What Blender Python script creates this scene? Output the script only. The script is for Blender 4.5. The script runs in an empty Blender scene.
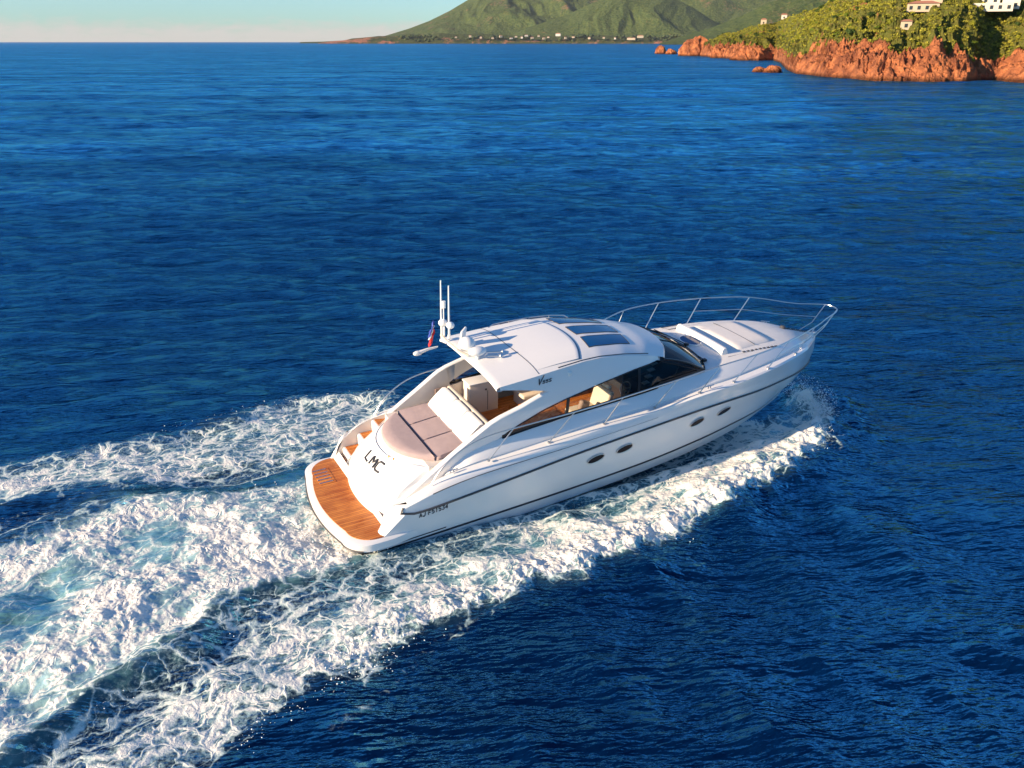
import bpy, bmesh, math, random
import numpy as np
from mathutils import Vector, Matrix, Euler

# ------------------------------------------------------------------ camera, sky, sun, exposure
scene = bpy.context.scene
COL = scene.collection
CAM_H = 11.26
FPX = 828.0
cam_d = bpy.data.cameras.new("camera")
cam_d.sensor_width = 36.0
cam_d.lens = FPX / 1024.0 * 36.0
cam_d.clip_start = 0.5
cam_d.clip_end = 60000
cam = bpy.data.objects.new("camera", cam_d)
COL.objects.link(cam)
cam.location = (0, 0, CAM_H)
cam.rotation_euler = (math.radians(90) - math.atan(342.0 / FPX), 0, 0)
scene.camera = cam

SUN_AZ = math.radians(205.5)     # direction TO the sun, measured from +X towards +Y
SUN_EL = math.radians(17.3)
world = bpy.data.worlds.new("World")
scene.world = world
world.use_nodes = True
wn = world.node_tree; wn.nodes.clear()
def wnode(t, **kw):
    n = wn.nodes.new(t)
    for k, v in kw.items(): setattr(n, k, v)
    return n
w_out = wnode('ShaderNodeOutputWorld')
w_bg = wnode('ShaderNodeBackground')
w_sky = wnode('ShaderNodeTexSky', sky_type='NISHITA', sun_disc=False, sun_elevation=SUN_EL,
              sun_rotation=math.radians(90) - SUN_AZ, altitude=0.0, air_density=1.0, dust_density=0.3, ozone_density=1.2)
w_bg.inputs['Strength'].default_value = 0.10
# a low bank of thin clouds along the horizon, part of the sky itself
w_tc = wnode('ShaderNodeTexCoord')
w_sep = wnode('ShaderNodeSeparateXYZ')
w_map = wnode('ShaderNodeMapping'); w_map.inputs['Scale'].default_value = (60, 60, 190)
w_noi = wnode('ShaderNodeTexNoise'); w_noi.inputs['Scale'].default_value = 1.0; w_noi.inputs['Detail'].default_value = 5
w_band = wnode('ShaderNodeMapRange', interpolation_type='SMOOTHSTEP')
w_band.inputs['From Min'].default_value = 0.034; w_band.inputs['From Max'].default_value = 0.002
w_add = wnode('ShaderNodeMath', operation='ADD')
w_thr = wnode('ShaderNodeMapRange', interpolation_type='SMOOTHSTEP')
w_thr.inputs['From Min'].default_value = 0.62; w_thr.inputs['From Max'].default_value = 1.50; w_thr.inputs['To Max'].default_value = 0.8
w_mix = wnode('ShaderNodeMix', data_type='RGBA')
w_tint = wnode('ShaderNodeMix', data_type='RGBA', blend_type='MULTIPLY')
w_tint.inputs[0].default_value = 1.0
w_tint.inputs[7].default_value = (0.43, 0.70, 1.02, 1)
L = wn.links.new
L(w_tc.outputs['Generated'], w_sep.inputs[0]); L(w_tc.outputs['Generated'], w_map.inputs[0])
L(w_map.outputs[0], w_noi.inputs['Vector']); L(w_sep.outputs['Z'], w_band.inputs['Value'])
L(w_band.outputs[0], w_add.inputs[0]); L(w_noi.outputs[0], w_add.inputs[1]); L(w_add.outputs[0], w_thr.inputs['Value'])
L(w_sky.outputs[0], w_tint.inputs[6])
L(w_tint.outputs[2], w_mix.inputs[6]); L(w_thr.outputs[0], w_mix.inputs[0])
w_mix.inputs[7].default_value = (3.7, 3.35, 3.2, 1)
L(w_mix.outputs[2], w_bg.inputs['Color']); L(w_bg.outputs[0], w_out.inputs['Surface'])

sun_d = bpy.data.lights.new("sun", 'SUN')
sun_d.energy = 5.0
sun_d.angle = math.radians(0.5)
sun_d.color = (1.0, 0.76, 0.50)
sun = bpy.data.objects.new("sun", sun_d)
COL.objects.link(sun)
sdir = Vector((math.cos(SUN_AZ) * math.cos(SUN_EL), math.sin(SUN_AZ) * math.cos(SUN_EL), math.sin(SUN_EL)))
sun.rotation_euler = sdir.to_track_quat('Z', 'Y').to_euler()
sun.location = (-40, -20, 60)

scene.view_settings.view_transform = 'Standard'
scene.view_settings.look = 'None'
scene.view_settings.gamma = 1
scene.view_settings.use_curve_mapping = False
scene.view_settings.exposure = 0.97
scene.render.engine = 'CYCLES'
scene.cycles.max_bounces = 8
scene.cycles.transparent_max_bounces = 12

# ------------------------------------------------------------------ helpers
rng = random.Random(7)
def tag(o, label=None, cat=None, group=None, kind=None):
    if label: o['label'] = label
    if cat: o['category'] = cat
    if group: o['group'] = group
    if kind: o['kind'] = kind
    return o
def empty(name, loc=(0, 0, 0), rot=(0, 0, 0), parent=None):
    o = bpy.data.objects.new(name, None); COL.objects.link(o)
    o.location = loc; o.rotation_euler = rot; o.parent = parent
    o.empty_display_size = 0.3
    return o
WARP = [False]
def sstep(a, b, x):
    t = max(0.0, min(1.0, (x - a) / (b - a))); return t * t * (3 - 2 * t)
def warp(p):
    """fuller bow shoulders: applied to every part of the yacht"""
    x, y, z = p
    s = sstep(8.5, 11.5, x) * (1 - sstep(14.8, 16.9, x)); d = 0.14 * abs(y) * s
    return (x - 0.29 * s * sstep(0.9, 1.9, abs(y)), y + math.copysign(d, y), z + 0.18 * s * max(min(1, abs(y) / 1.9), sstep(1.9, 2.4, z)))
class MB:
    """collects shapes for one mesh object"""
    def __init__(s): s.v = []; s.f = []
    def add(s, v, f):
        n = len(s.v); s.v += [tuple(p) for p in v]; s.f += [tuple(i + n for i in q) for q in f]; return s
    def grid(s, rows, closed_v=False, closed_u=False, flip=False):
        nu, nv = len(rows), len(rows[0]); f = []
        for i in range(nu - (0 if closed_u else 1)):
            for j in range(nv - (0 if closed_v else 1)):
                a, b = i * nv + j, i * nv + (j + 1) % nv
                c, d = ((i + 1) % nu) * nv + (j + 1) % nv, ((i + 1) % nu) * nv + j
                f.append((a, d, c, b) if flip else (a, b, c, d))
        return s.add([p for r in rows for p in r], f)
    def poly(s, pts): return s.add(pts, [tuple(range(len(pts)))])
    def prism(s, pts, d):
        """polygon pts extruded by vector d"""
        n = len(pts); d = Vector(d); q = [Vector(p) + d for p in pts]
        f = [tuple(range(n))[::-1], tuple(range(n, 2 * n))] + [(i, (i + 1) % n, (i + 1) % n + n, i + n) for i in range(n)]
        return s.add(list(pts) + q, f)
    def box(s, c, size, rot=(0, 0, 0), bev=0.0):
        bm = bmesh.new(); bmesh.ops.create_cube(bm, size=1.0)
        for v in bm.verts: v.co = Vector((v.co.x * size[0], v.co.y * size[1], v.co.z * size[2]))
        if bev > 0: bmesh.ops.bevel(bm, geom=bm.edges[:], offset=bev, segments=3, affect='EDGES', profile=0.5)
        m = Matrix.Translation(c) @ Euler(rot).to_matrix().to_4x4()
        bm.transform(m); bm.verts.index_update()
        s.add([v.co.copy() for v in bm.verts], [tuple(v.index for v in fc.verts) for fc in bm.faces]); bm.free(); return s
    def sphere(s, c, r, seg=16, rings=10, sc=(1, 1, 1)):
        bm = bmesh.new(); bmesh.ops.create_uvsphere(bm, u_segments=seg, v_segments=rings, radius=r)
        for v in bm.verts: v.co = Vector((v.co.x * sc[0], v.co.y * sc[1], v.co.z * sc[2])) + Vector(c)
        bm.verts.index_update()
        s.add([v.co.copy() for v in bm.verts], [tuple(v.index for v in fc.verts) for fc in bm.faces]); bm.free(); return s
    def tube(s, pts, r, n=8, closed=False, taper=None):
        pts = [Vector(p) for p in pts]; m = len(pts); rows = []; up = Vector((0, 0, 1)); prev = None
        for i, p in enumerate(pts):
            if closed: t = pts[(i + 1) % m] - pts[i - 1]
            else: t = pts[min(i + 1, m - 1)] - pts[max(i - 1, 0)]
            t.normalize()
            if prev is None:
                a = up if abs(t.dot(up)) < 0.9 else Vector((1, 0, 0)); nrm = t.cross(a).normalized()
            else: nrm = (prev - t * prev.dot(t)).normalized()
            prev = nrm; bn = t.cross(nrm); rr = r if taper is None else r * taper[i]
            rows.append([p + (nrm * math.cos(2 * math.pi * k / n) + bn * math.sin(2 * math.pi * k / n)) * rr for k in range(n)])
        b = len(s.v); s.grid(rows, closed_v=True, closed_u=closed)
        if not closed:
            s.f.append(tuple(b + k for k in range(n))); s.f.append(tuple(b + (m - 1) * n + k for k in range(n))[::-1])
        return s
    def mirror(s):
        n = len(s.v); v = [(p[0], -p[1], p[2]) for p in s.v]
        s.f += [tuple(i + n for i in q)[::-1] for q in s.f]; s.v += v; return s
    def build(s, name, mat, parent=None, smooth=35, recalc=True):
        me = bpy.data.meshes.new(name); me.from_pydata([warp(p) if WARP[0] else tuple(p) for p in s.v], [], s.f)
        bm = bmesh.new(); bm.from_mesh(me)
        bmesh.ops.remove_doubles(bm, verts=bm.verts, dist=0.0004)
        if recalc: bmesh.ops.recalc_face_normals(bm, faces=bm.faces)
        bm.to_mesh(me); bm.free()
        if smooth:
            for p in me.polygons: p.use_smooth = True
            me.set_sharp_from_angle(angle=math.radians(smooth))
        me.materials.append(mat)
        o = bpy.data.objects.new(name, me); COL.objects.link(o); o.parent = parent
        return o
def interp(pts, t, k=0):
    xs = [p[k] for p in pts]
    return [float(np.interp(t, xs, [p[j] for p in pts])) for j in range(len(pts[0]))]
def smooth_line(pts, n, bow_dense=False):
    """catmull-rom through pts, n samples evenly by parameter of length"""
    P = [Vector(p) for p in pts]; P = [P[0] * 2 - P[1]] + P + [P[-1] * 2 - P[-2]]
    dense = []
    for i in range(1, len(P) - 2):
        p0, p1, p2, p3 = P[i - 1], P[i], P[i + 1], P[i + 2]
        d1 = max((p2 - p1).length, 1e-6)
        m1 = (p2 - p0) * (d1 / max((p1 - p0).length + d1, 1e-6)); m2 = (p3 - p1) * (d1 / max((p3 - p2).length + d1, 1e-6))
        for k in range(24):
            t = k / 24.0; t2, t3 = t * t, t * t * t
            dense.append(p1 * (2 * t3 - 3 * t2 + 1) + m1 * (t3 - 2 * t2 + t) + p2 * (-2 * t3 + 3 * t2) + m2 * (t3 - t2))
    dense.append(P[-2])
    s = [0.0]
    for a, b in zip(dense, dense[1:]): s.append(s[-1] + (b - a).length)
    out = []
    for i in range(n):
        u = i / (n - 1)
        if bow_dense: u = 1 - (1 - u) ** 1.35
        out.append(Vector([float(np.interp(u * s[-1], s, [d[c] for d in dense])) for c in range(3)]))
    return out

# ------------------------------------------------------------------ materials
def mat(name, col, rough=0.5, metal=0.0, spec=0.5, coat=0.0, noise=0.0, nscale=8.0, bump=0.0, bscale=30.0, **kw):
    m = bpy.data.materials.new(name); m.use_nodes = True; nt = m.node_tree; b = nt.nodes['Principled BSDF']
    b.inputs['Base Color'].default_value = (*col, 1); b.inputs['Roughness'].default_value = rough
    b.inputs['Metallic'].default_value = metal; b.inputs['Specular IOR Level'].default_value = spec
    b.inputs['Coat Weight'].default_value = coat
    tc = nt.nodes.new('ShaderNodeTexCoord')
    if noise > 0:
        n = nt.nodes.new('ShaderNodeTexNoise'); n.inputs['Scale'].default_value = nscale; n.inputs['Detail'].default_value = 6
        nt.links.new(tc.outputs['Object'], n.inputs['Vector'])
        mr = nt.nodes.new('ShaderNodeMapRange'); mr.inputs['To Min'].default_value = 1 - noise; mr.inputs['To Max'].default_value = 1 + noise
        nt.links.new(n.outputs[0], mr.inputs['Value'])
        mx = nt.nodes.new('ShaderNodeMix'); mx.data_type = 'RGBA'; mx.blend_type = 'MULTIPLY'; mx.inputs[0].default_value = 1
        mx.inputs[6].default_value = (*col, 1); nt.links.new(mr.outputs[0], mx.inputs[7]); nt.links.new(mx.outputs[2], b.inputs['Base Color'])
    if bump > 0:
        n = nt.nodes.new('ShaderNodeTexNoise'); n.inputs['Scale'].default_value = bscale; n.inputs['Detail'].default_value = 4
        nt.links.new(tc.outputs['Object'], n.inputs['Vector'])
        bp = nt.nodes.new('ShaderNodeBump'); bp.inputs['Strength'].default_value = bump; bp.inputs['Distance'].default_value = 0.02
        nt.links.new(n.outputs[0], bp.inputs['Height']); nt.links.new(bp.outputs[0], b.inputs['Normal'])
    return m
M = {}
M['gel'] = mat('white_gelcoat', (0.80, 0.79, 0.775), 0.22, coat=0.3, noise=0.02, nscale=1.5)
M['deck'] = mat('deck_nonskid', (0.74, 0.72, 0.69), 0.6, noise=0.03, nscale=3, bump=0.25, bscale=160)
M['roof'] = mat('roof_gelcoat', (0.76, 0.75, 0.735), 0.35, noise=0.02)
M['inner'] = mat('coaming_liner', (0.76, 0.69, 0.60), 0.5, noise=0.03)
M['black'] = mat('black_trim', (0.012, 0.012, 0.014), 0.35)
M['rubber'] = mat('grey_rubber', (0.06, 0.06, 0.065), 0.5)
M['boot'] = mat('boot_stripe_paint', (0.015, 0.018, 0.03), 0.3)
M['steel'] = mat('stainless_steel', (0.62, 0.61, 0.60), 0.28, metal=1.0)
M['pad'] = mat('mauve_sunpad', (0.43, 0.325, 0.315), 0.85, noise=0.10, nscale=5, bump=0.35, bscale=7)
M['padw'] = mat('white_cushion', (0.80, 0.78, 0.75), 0.7, noise=0.03, bump=0.2, bscale=9)
M['cream'] = mat('cream_leather', (0.72, 0.62, 0.50), 0.55, noise=0.05)
M['taupe'] = mat('taupe_cushion', (0.30, 0.21, 0.17), 0.7, noise=0.08)
M['fore'] = mat('foredeck_cushion', (0.74, 0.70, 0.66), 0.8, noise=0.05, bump=0.3, bscale=6)
M['dark'] = mat('dark_dashboard', (0.03, 0.03, 0.035), 0.4)
M['red'] = mat('flag_red', (0.60, 0.03, 0.03), 0.7)
M['blue'] = mat('flag_blue', (0.04, 0.07, 0.35), 0.7)
M['white'] = mat('white_plastic', (0.78, 0.78, 0.76), 0.4)
def teak_mat():
    m = bpy.data.materials.new('teak_deck'); m.use_nodes = True; nt = m.node_tree; b = nt.nodes['Principled BSDF']; N = nt.nodes.new; Lk = nt.links.new
    tc = N('ShaderNodeTexCoord'); sp = N('ShaderNodeSeparateXYZ'); Lk(tc.outputs['Object'], sp.inputs[0])
    mu = N('ShaderNodeMath'); mu.operation = 'MULTIPLY'; mu.inputs[1].default_value = 1 / 0.07; Lk(sp.outputs['Y'], mu.inputs[0])
    fr = N('ShaderNodeMath'); fr.operation = 'FRACT'; Lk(mu.outputs[0], fr.inputs[0])
    fl = N('ShaderNodeMath'); fl.operation = 'FLOOR'; Lk(mu.outputs[0], fl.inputs[0])
    lt = N('ShaderNodeMath'); lt.operation = 'LESS_THAN'; lt.inputs[1].default_value = 0.10; Lk(fr.outputs[0], lt.inputs[0])
    wn_ = N('ShaderNodeTexWhiteNoise'); wn_.noise_dimensions = '1D'; Lk(fl.outputs[0], wn_.inputs['W'])
    mp = N('ShaderNodeMapping'); mp.inputs['Scale'].default_value = (2.2, 22, 22); Lk(tc.outputs['Object'], mp.inputs[0])
    no = N('ShaderNodeTexNoise'); no.inputs['Scale'].default_value = 1; no.inputs['Detail'].default_value = 6; Lk(mp.outputs[0], no.inputs['Vector'])
    n2 = N('ShaderNodeTexNoise'); n2.inputs['Scale'].default_value = 1.6; n2.inputs['Detail'].default_value = 5; Lk(tc.outputs['Object'], n2.inputs['Vector'])
    ad = N('ShaderNodeMath'); ad.operation = 'MULTIPLY_ADD'; ad.inputs[1].default_value = 0.35; Lk(wn_.outputs[0], ad.inputs[0]); Lk(no.outputs[0], ad.inputs[2])
    a2 = N('ShaderNodeMath'); a2.operation = 'MULTIPLY_ADD'; a2.inputs[1].default_value = 1.1; Lk(n2.outputs[0], a2.inputs[0]); Lk(ad.outputs[0], a2.inputs[2])
    rp = N('ShaderNodeValToRGB'); Lk(a2.outputs[0], rp.inputs[0])
    mr = N('ShaderNodeMapRange'); mr.inputs['From Min'].default_value = 0.75; mr.inputs['From Max'].default_value = 1.65; Lk(a2.outputs[0], mr.inputs['Value']); Lk(mr.outputs[0], rp.inputs[0])
    rp.color_ramp.elements[0].color = (0.34, 0.075, 0.008, 1); rp.color_ramp.elements[1].color = (0.78, 0.28, 0.05, 1)
    mx = N('ShaderNodeMix'); mx.data_type = 'RGBA'; Lk(lt.outputs[0], mx.inputs[0]); Lk(rp.outputs[0], mx.inputs[6]); mx.inputs[7].default_value = (0.10, 0.045, 0.02, 1)
    Lk(mx.outputs[2], b.inputs['Base Color'])
    r2 = N('ShaderNodeMapRange'); r2.inputs['From Min'].default_value = 0.4; r2.inputs['From Max'].default_value = 0.65; r2.inputs['To Min'].default_value = 0.18; r2.inputs['To Max'].default_value = 0.6
    Lk(n2.outputs[0], r2.inputs['Value']); Lk(r2.outputs[0], b.inputs['Roughness'])
    return m
M['teak'] = teak_mat()
def glass_mat(name, tint, trans, rough=0.03):
    m = bpy.data.materials.new(name); m.use_nodes = True; nt = m.node_tree; nt.nodes.clear(); N = nt.nodes.new
    o = N('ShaderNodeOutputMaterial'); t = N('ShaderNodeBsdfTransparent'); t.inputs[0].default_value = (*trans, 1)
    d = N('ShaderNodeBsdfPrincipled'); d.inputs['Base Color'].default_value = (*tint, 1); d.inputs['Roughness'].default_value = rough
    g = N('ShaderNodeBsdfGlossy'); g.inputs['Roughness'].default_value = rough
    lw = N('ShaderNodeLayerWeight'); lw.inputs[0].default_value = 0.5
    pw = N('ShaderNodeMath'); pw.operation = 'POWER'; pw.inputs[1].default_value = 4.0; nt.links.new(lw.outputs['Facing'], pw.inputs[0])
    fr = N('ShaderNodeMath'); fr.operation = 'MULTIPLY_ADD'; fr.inputs[1].default_value = 0.85; fr.inputs[2].default_value = 0.04; nt.links.new(pw.outputs[0], fr.inputs[0])
    mx = N('ShaderNodeMixShader'); nt.links.new(fr.outputs[0], mx.inputs[0]); nt.links.new(t.outputs[0], mx.inputs[1]); nt.links.new(g.outputs[0], mx.inputs[2])
    nt.links.new(mx.outputs[0], o.inputs[0]); nt.nodes.remove(d)
    return m
M['glass'] = glass_mat('window_glass', (0, 0, 0), (0.72, 0.74, 0.72))
M['glassd'] = glass_mat('dark_window_glass', (0, 0, 0), (0.16, 0.22, 0.22))
M['ws'] = glass_mat('windscreen_glass', (0, 0, 0), (0.40, 0.52, 0.52))
M['sky'] = mat('tinted_skylight', (0.002, 0.075, 0.22), 0.08, spec=0.35)
M['hatchglass'] = mat('deck_hatch_glass', (0.003, 0.05, 0.16), 0.08, spec=0.35)
M['port'] = mat('porthole_glass', (0.010, 0.008, 0.015), 0.25, spec=0.1)
# ------------------------------------------------------------------ the motor yacht (local frame: +x bow, +y port, z up from the waterline)
PSI, TRIM, HEEL = math.radians(28.38), math.radians(0.76), math.radians(4.04)
yacht = empty('motor_yacht', (-4.96, 17.98, 0.0), (HEEL, -TRIM, PSI))
tag(yacht, 'white motor yacht with hardtop and teak stern platform cutting through the blue sea', 'motor yacht')
NS = 72
WARP[0] = True
# hull lines on one side (x, half breadth, z), from the stern to the stem
l_keel = [(0.9, 0, -0.75), (8, 0, -0.85), (12.5, 0, -0.65), (14.4, 0, -0.35), (15.3, 0, -0.08)]
l_chine = [(0.9, 1.82, -0.20), (3, 1.86, -0.16), (7, 1.82, -0.02), (10, 1.58, 0.05), (12.5, 1.12, 0.10), (14.3, 0.55, 0.12), (15.3, 0.18, 0.10), (15.68, 0.0, 0.06)]
l_boot = [(0.95, 1.93, 0.15), (2, 1.97, 0.22), (4.2, 1.985, 0.32), (6.6, 1.95, 0.40), (9, 1.86, 0.49), (11, 1.62, 0.55), (12.4, 1.33, 0.55), (14.1, 0.82, 0.47), (15.4, 0.28, 0.44), (16.05, 0.0, 0.44)]
l_mid = [(1.12, 2.0, 0.58), (2, 2.04, 0.66), (4.2, 2.06, 0.80), (6.6, 2.05, 0.98), (9, 1.96, 1.10), (11, 1.76, 1.15), (12.8, 1.42, 1.10), (14.4, 0.95, 0.98), (15.8, 0.42, 0.84), (16.50, 0.0, 0.82)]
l_rub = [(1.60, 2.09, 1.07), (2.2, 2.12, 1.09), (4.1, 2.14, 1.29), (6.4, 2.14, 1.54), (8.7, 2.08, 1.69), (10.5, 1.96, 1.75), (12, 1.78, 1.70), (13.2, 1.56, 1.62), (14.9, 1.04, 1.48), (15.9, 0.64, 1.38), (16.55, 0.28, 1.30), (16.9, 0.0, 1.27)]
l_crease = [(1.66, 2.07, 1.26), (2.5, 2.12, 1.52), (3.6, 2.12, 1.67), (6.1, 2.12, 1.79), (8.7, 2.075, 1.92), (10.5, 1.97, 2.0), (12, 1.82, 2.0), (13.2, 1.63, 1.98), (14.9, 1.13, 1.88), (15.9, 0.72, 1.80), (16.6, 0.34, 1.74), (17.02, 0.0, 1.72)]
l_gun = [(1.72, 1.98, 1.30), (2.1, 2.02, 1.48), (2.7, 2.04, 1.65), (3.9, 2.05, 1.78), (5.6, 2.07, 1.91), (7.2, 2.06, 2.04), (8.9, 2.05, 2.13), (10.4, 2.0, 2.21), (12.1, 1.88, 2.25), (13.7, 1.60, 2.27), (15.2, 1.11, 2.24), (16.3, 0.52, 2.18), (16.8, 0.16, 2.15), (16.9, 0.0, 2.14)]
def SL(l, n=NS): return smooth_line(l, n, True)
LN = [SL(l) for l in (l_keel, l_chine, l_boot, l_mid, l_rub, l_crease, l_gun)]
def sect(i):
    """dense section at station i built from the lines"""
    k, c, b, m_, r, cr, g = [l[i] for l in LN]
    out = [k, k.lerp(c, 0.5), c]
    for a, z in ((c, b), (b, m_), (m_, r)):
        for t in (0.33, 0.67, 1.0): out.append(a.lerp(z, t))
    out += [r.lerp(cr, 0.5), cr, cr.lerp(g, 0.5) + Vector((0, 0.012 * min(1, g.y * 3), 0)), g]
    return out
# --- hull
hb = MB(); rows = [sect(i) for i in range(NS)]
hb.grid(rows); hb.mirror()
tr = rows[0]; hb.poly(tr[:10] + [Vector((p.x, -p.y, p.z)) for p in tr[:10][::-1][:-1]])
hull = hb.build('hull', M['gel'], yacht, smooth=28)
# rub rail with its curled stern end
rub = SL(l_rub, 90)
aft_curl = [(1.60, 2.03, 1.26), (1.52, 2.07, 1.15)]
rb = MB()
for s in (1, -1):
    rb.tube([(p[0], s * (p[1] + 0.005), p[2]) for p in aft_curl] + [(p.x, s * (p.y + 0.012), p.z) for p in rub[1:-1]], 0.028, 8)
rb.build('rub_rail', M['rubber'], yacht)
def hull_pt(i, t):
    """point on the topsides at station i; t: 0 chine 1 boot 2 mid 3 rub"""
    k = int(min(t, 2.999)); ls = [LN[1][i], LN[2][i], LN[3][i], LN[4][i]]
    return ls[k].lerp(ls[k + 1], t - k)
def band(t0, t1, i0, i1, off=0.004):
    m = MB()
    for s in (1, -1):
        r_ = []
        for i in range(i0, i1):
            r_.append([Vector((p.x, s * (p.y + off), p.z + 0.0)) for p in (hull_pt(i, t0), hull_pt(i, (t0 + t1) / 2), hull_pt(i, t1))])
        m.grid(r_)
    return m
band(0.82, 1.0, 0, NS - 1).build('boot_stripe', M['boot'], yacht)
pst = band(1.12, 1.2, 0, 7)
for h_ in (0, 1):
    m_ = MB(); nv_ = len(pst.v) // 2; m_.v = pst.v[h_ * nv_:(h_ + 1) * nv_]; m_.f = [tuple(i - h_ * nv_ for i in f) for f in pst.f if (f[0] >= nv_) == bool(h_)]; m_.build('stern_pinstripe', M['boot'], yacht)
M['bottom'] = mat('lower_hull_paint', (0.62, 0.66, 0.68), 0.35)
band(0.02, 0.80, 0, NS - 1, 0.002).build('lower_hull_band', M['bottom'], yacht)
crl = SL(l_crease, 90); cb = MB()
for s in (1, -1): cb.tube([(p.x, s * (p.y + 0.004), p.z) for p in crl[3:34]], 0.012, 6, taper=[max(0.2, 1 - k / 31) for k in range(31)])
cb.build('style_crease', M['rubber'], yacht)
# --- side decks and quarters: gunwale -> inner line under the windows
l_in = [(1.30, 1.60, 1.00), (1.73, 1.62, 1.12), (2.54, 1.62, 1.40), (3.08, 1.62, 1.77), (3.49, 1.62, 2.02), (4.31, 1.62, 2.22), (4.93, 1.62, 2.30), (6.11, 1.61, 2.38), (7.33, 1.60, 2.46), (8.63, 1.56, 2.49), (10.12, 1.45, 2.52), (11.0, 1.36, 2.53), (12.4, 1.27, 2.56), (13.9, 1.02, 2.53), (15.2, 0.62, 2.44), (16.2, 0.2, 2.30), (16.75, 0, 2.2)]
l_sd = [(1.5, 1.8, 1.24), (2.1, 1.80, 1.46), (2.7, 1.80, 1.68), (3.5, 1.80, 1.80), (4.3, 1.80, 1.85), (5.6, 1.81, 1.95), (7.2, 1.81, 2.08), (8.9, 1.79, 2.17), (10.4, 1.72, 2.24), (12.1, 1.58, 2.28), (13.7, 1.32, 2.31), (15.2, 0.88, 2.28), (16.3, 0.4, 2.22), (16.7, 0.1, 2.17), (16.8, 0, 2.16)]
G, SD, IN = LN[6], SL(l_sd), SL(l_in)
l_inp = [(1.42, 1.93, 1.10), (1.8, 1.94, 1.36), (2.3, 1.93, 1.56), (2.7, 1.80, 1.66), (3.1, 1.66, 1.80)] + l_in[4:]
l_sdp = [(1.6, 1.96, 1.24), (2.1, 1.98, 1.47), (2.7, 1.90, 1.66), (3.2, 1.82, 1.77)] + l_sd[3:]
INP, SDP = SL(l_inp), SL(l_sdp)
def deck_rows(SD_, IN_, s):
  r_ = []
  for i in range(NS):
    g, d, n = G[i], SD_[i], IN_[i]
    lip = g + Vector((0, -0.05 * min(1, g.y * 2), 0.03 * min(1, g.y * 2)))
    r_.append([g, lip, lip.lerp(d, 0.5), d, d.lerp(n, 0.10) + Vector((0, 0.03 * min(1, n.y), 0.03)), d.lerp(n, 0.5) + Vector((0, 0.04 * min(1, n.y), 0.01)), n])
  return [[Vector((p.x, s * p.y, p.z)) for p in r] for r in r_]
dk = MB(); dk.grid(deck_rows(SD, IN, -1)); dk.grid(deck_rows(SDP, INP, 1))
dk.build('side_deck', M['gel'], yacht, smooth=25)
# quarter moulding: closes the hull aft end from the gunwale down to the platform (lit rounded shoulder)
for SD_, IN_, yi, sg in ((SD, IN, 1.60, -1), (SDP, INP, 1.93, 1)):
  q = MB(); rr = []
  ed = [LN[6][0], LN[5][0], LN[4][0], LN[4][0].lerp(LN[3][0], 0.5), LN[3][0]]
  inn = [IN_[0], Vector((1.28, yi, 0.95)), Vector((1.24, yi, 0.85)), Vector((1.2, yi, 0.7)), Vector((1.15, yi, 0.55))]
  for a, b_ in zip(ed, inn):
    rr.append([a.lerp(b_, k / 8) + Vector((-0.10 * math.sin(math.pi * k / 8), 0, 0.03 * math.sin(math.pi * k / 8))) for k in range(9)])
  capr = [G[0], G[0].lerp(SD_[0], 0.5), SD_[0]] + [SD_[0].lerp(IN_[0], t) for t in (.25, .4, .55, .7, .85, 1)]
  q.grid([capr] + rr); q.v = [(p[0], sg * p[1], p[2]) for p in q.v]
  q.build('quarter_moulding', M['gel'], yacht, smooth=50)
  iw = MB(); tab = l_in[:5] if sg < 0 else l_inp[:5]
  iw.grid([[Vector((1.15, sg * yi, .5)), Vector((1.15, sg * yi, .56))]] + [[Vector((p[0], sg * min(yi, p[1]), .5)), Vector((p[0], sg * p[1], p[2]))] for p in tab])
  iw.build('quarter_inner_wall', M['inner'], yacht)

# --- bathing platform
def plat_outline(x_in, hw, n=14):
    """rounded aft edge: starts port forward, goes round the stern to starboard forward"""
    pts = [(2.2, hw - 0.16), (1.3, hw)]
    R = 0.62
    for k in range(n + 1):
        a = math.pi / 2 * k / n
        pts.append((x_in + 0.22 + R - R * math.sin(a), hw - R + R * math.cos(a)))
    for k in range(1, 12):
        y = (hw - R) * (1 - 2 * k / 12); pts.append((x_in + 0.22 * (y / (hw - R)) ** 2, y))
    return pts + [(x, -y) for x, y in pts[:n + 3][::-1]]
def ring(o, z): return [Vector((x, y, z)) for x, y in o]
out0, out1, out2, out3 = plat_outline(0.07, 2.06), plat_outline(0.0, 2.12), plat_outline(0.01, 2.11), plat_outline(0.10, 2.05)
pb = MB(); pb.grid([ring(out0, 0.56), ring(out1, 0.53), ring(out1, 0.42), ring(out2, 0.33), ring(out3, 0.28)])
top = ring(plat_outline(0.07, 2.06), 0.56); pb.poly(top); pb.poly(ring(out3, 0.28)[::-1])
platform = pb.build('swim_platform', M['gel'], yacht, smooth=40)
tk = MB(); to = plat_outline(0.15, 1.99); tk.prism([(x, y, 0.562) for x, y in to], (0, 0, 0.018)); teak = tk.build('teak_deck', M['teak'], platform)
st = MB()
st.tube([(x - 0.012, y, 0.36) for x, y in plat_outline(0.0, 2.13)[6:-6]], 0.018, 6); st.build('platform_trim', M['rubber'], platform)
for y in (-0.9, 0.9): MB().box((0.35, y, 0.22), (0.35, 0.28, 0.14), bev=0.04).build('platform_bracket', M['black'], platform)
sl = MB()
for k in range(5): sl.box((0.58 + 0.0 * k, 1.50 - k * 0.16, 0.585), (0.36, 0.035, 0.012), bev=0.004)
MB().box((0.62, 1.16, 0.584), (0.42, 0.75, 0.008)).build('ladder_hatch', M['teak'], platform)
sl.v = [(x, y, z + 0.006) for x, y, z in sl.v]; sl.build('ladder_rung_slot', M['steel'], platform)
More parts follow.
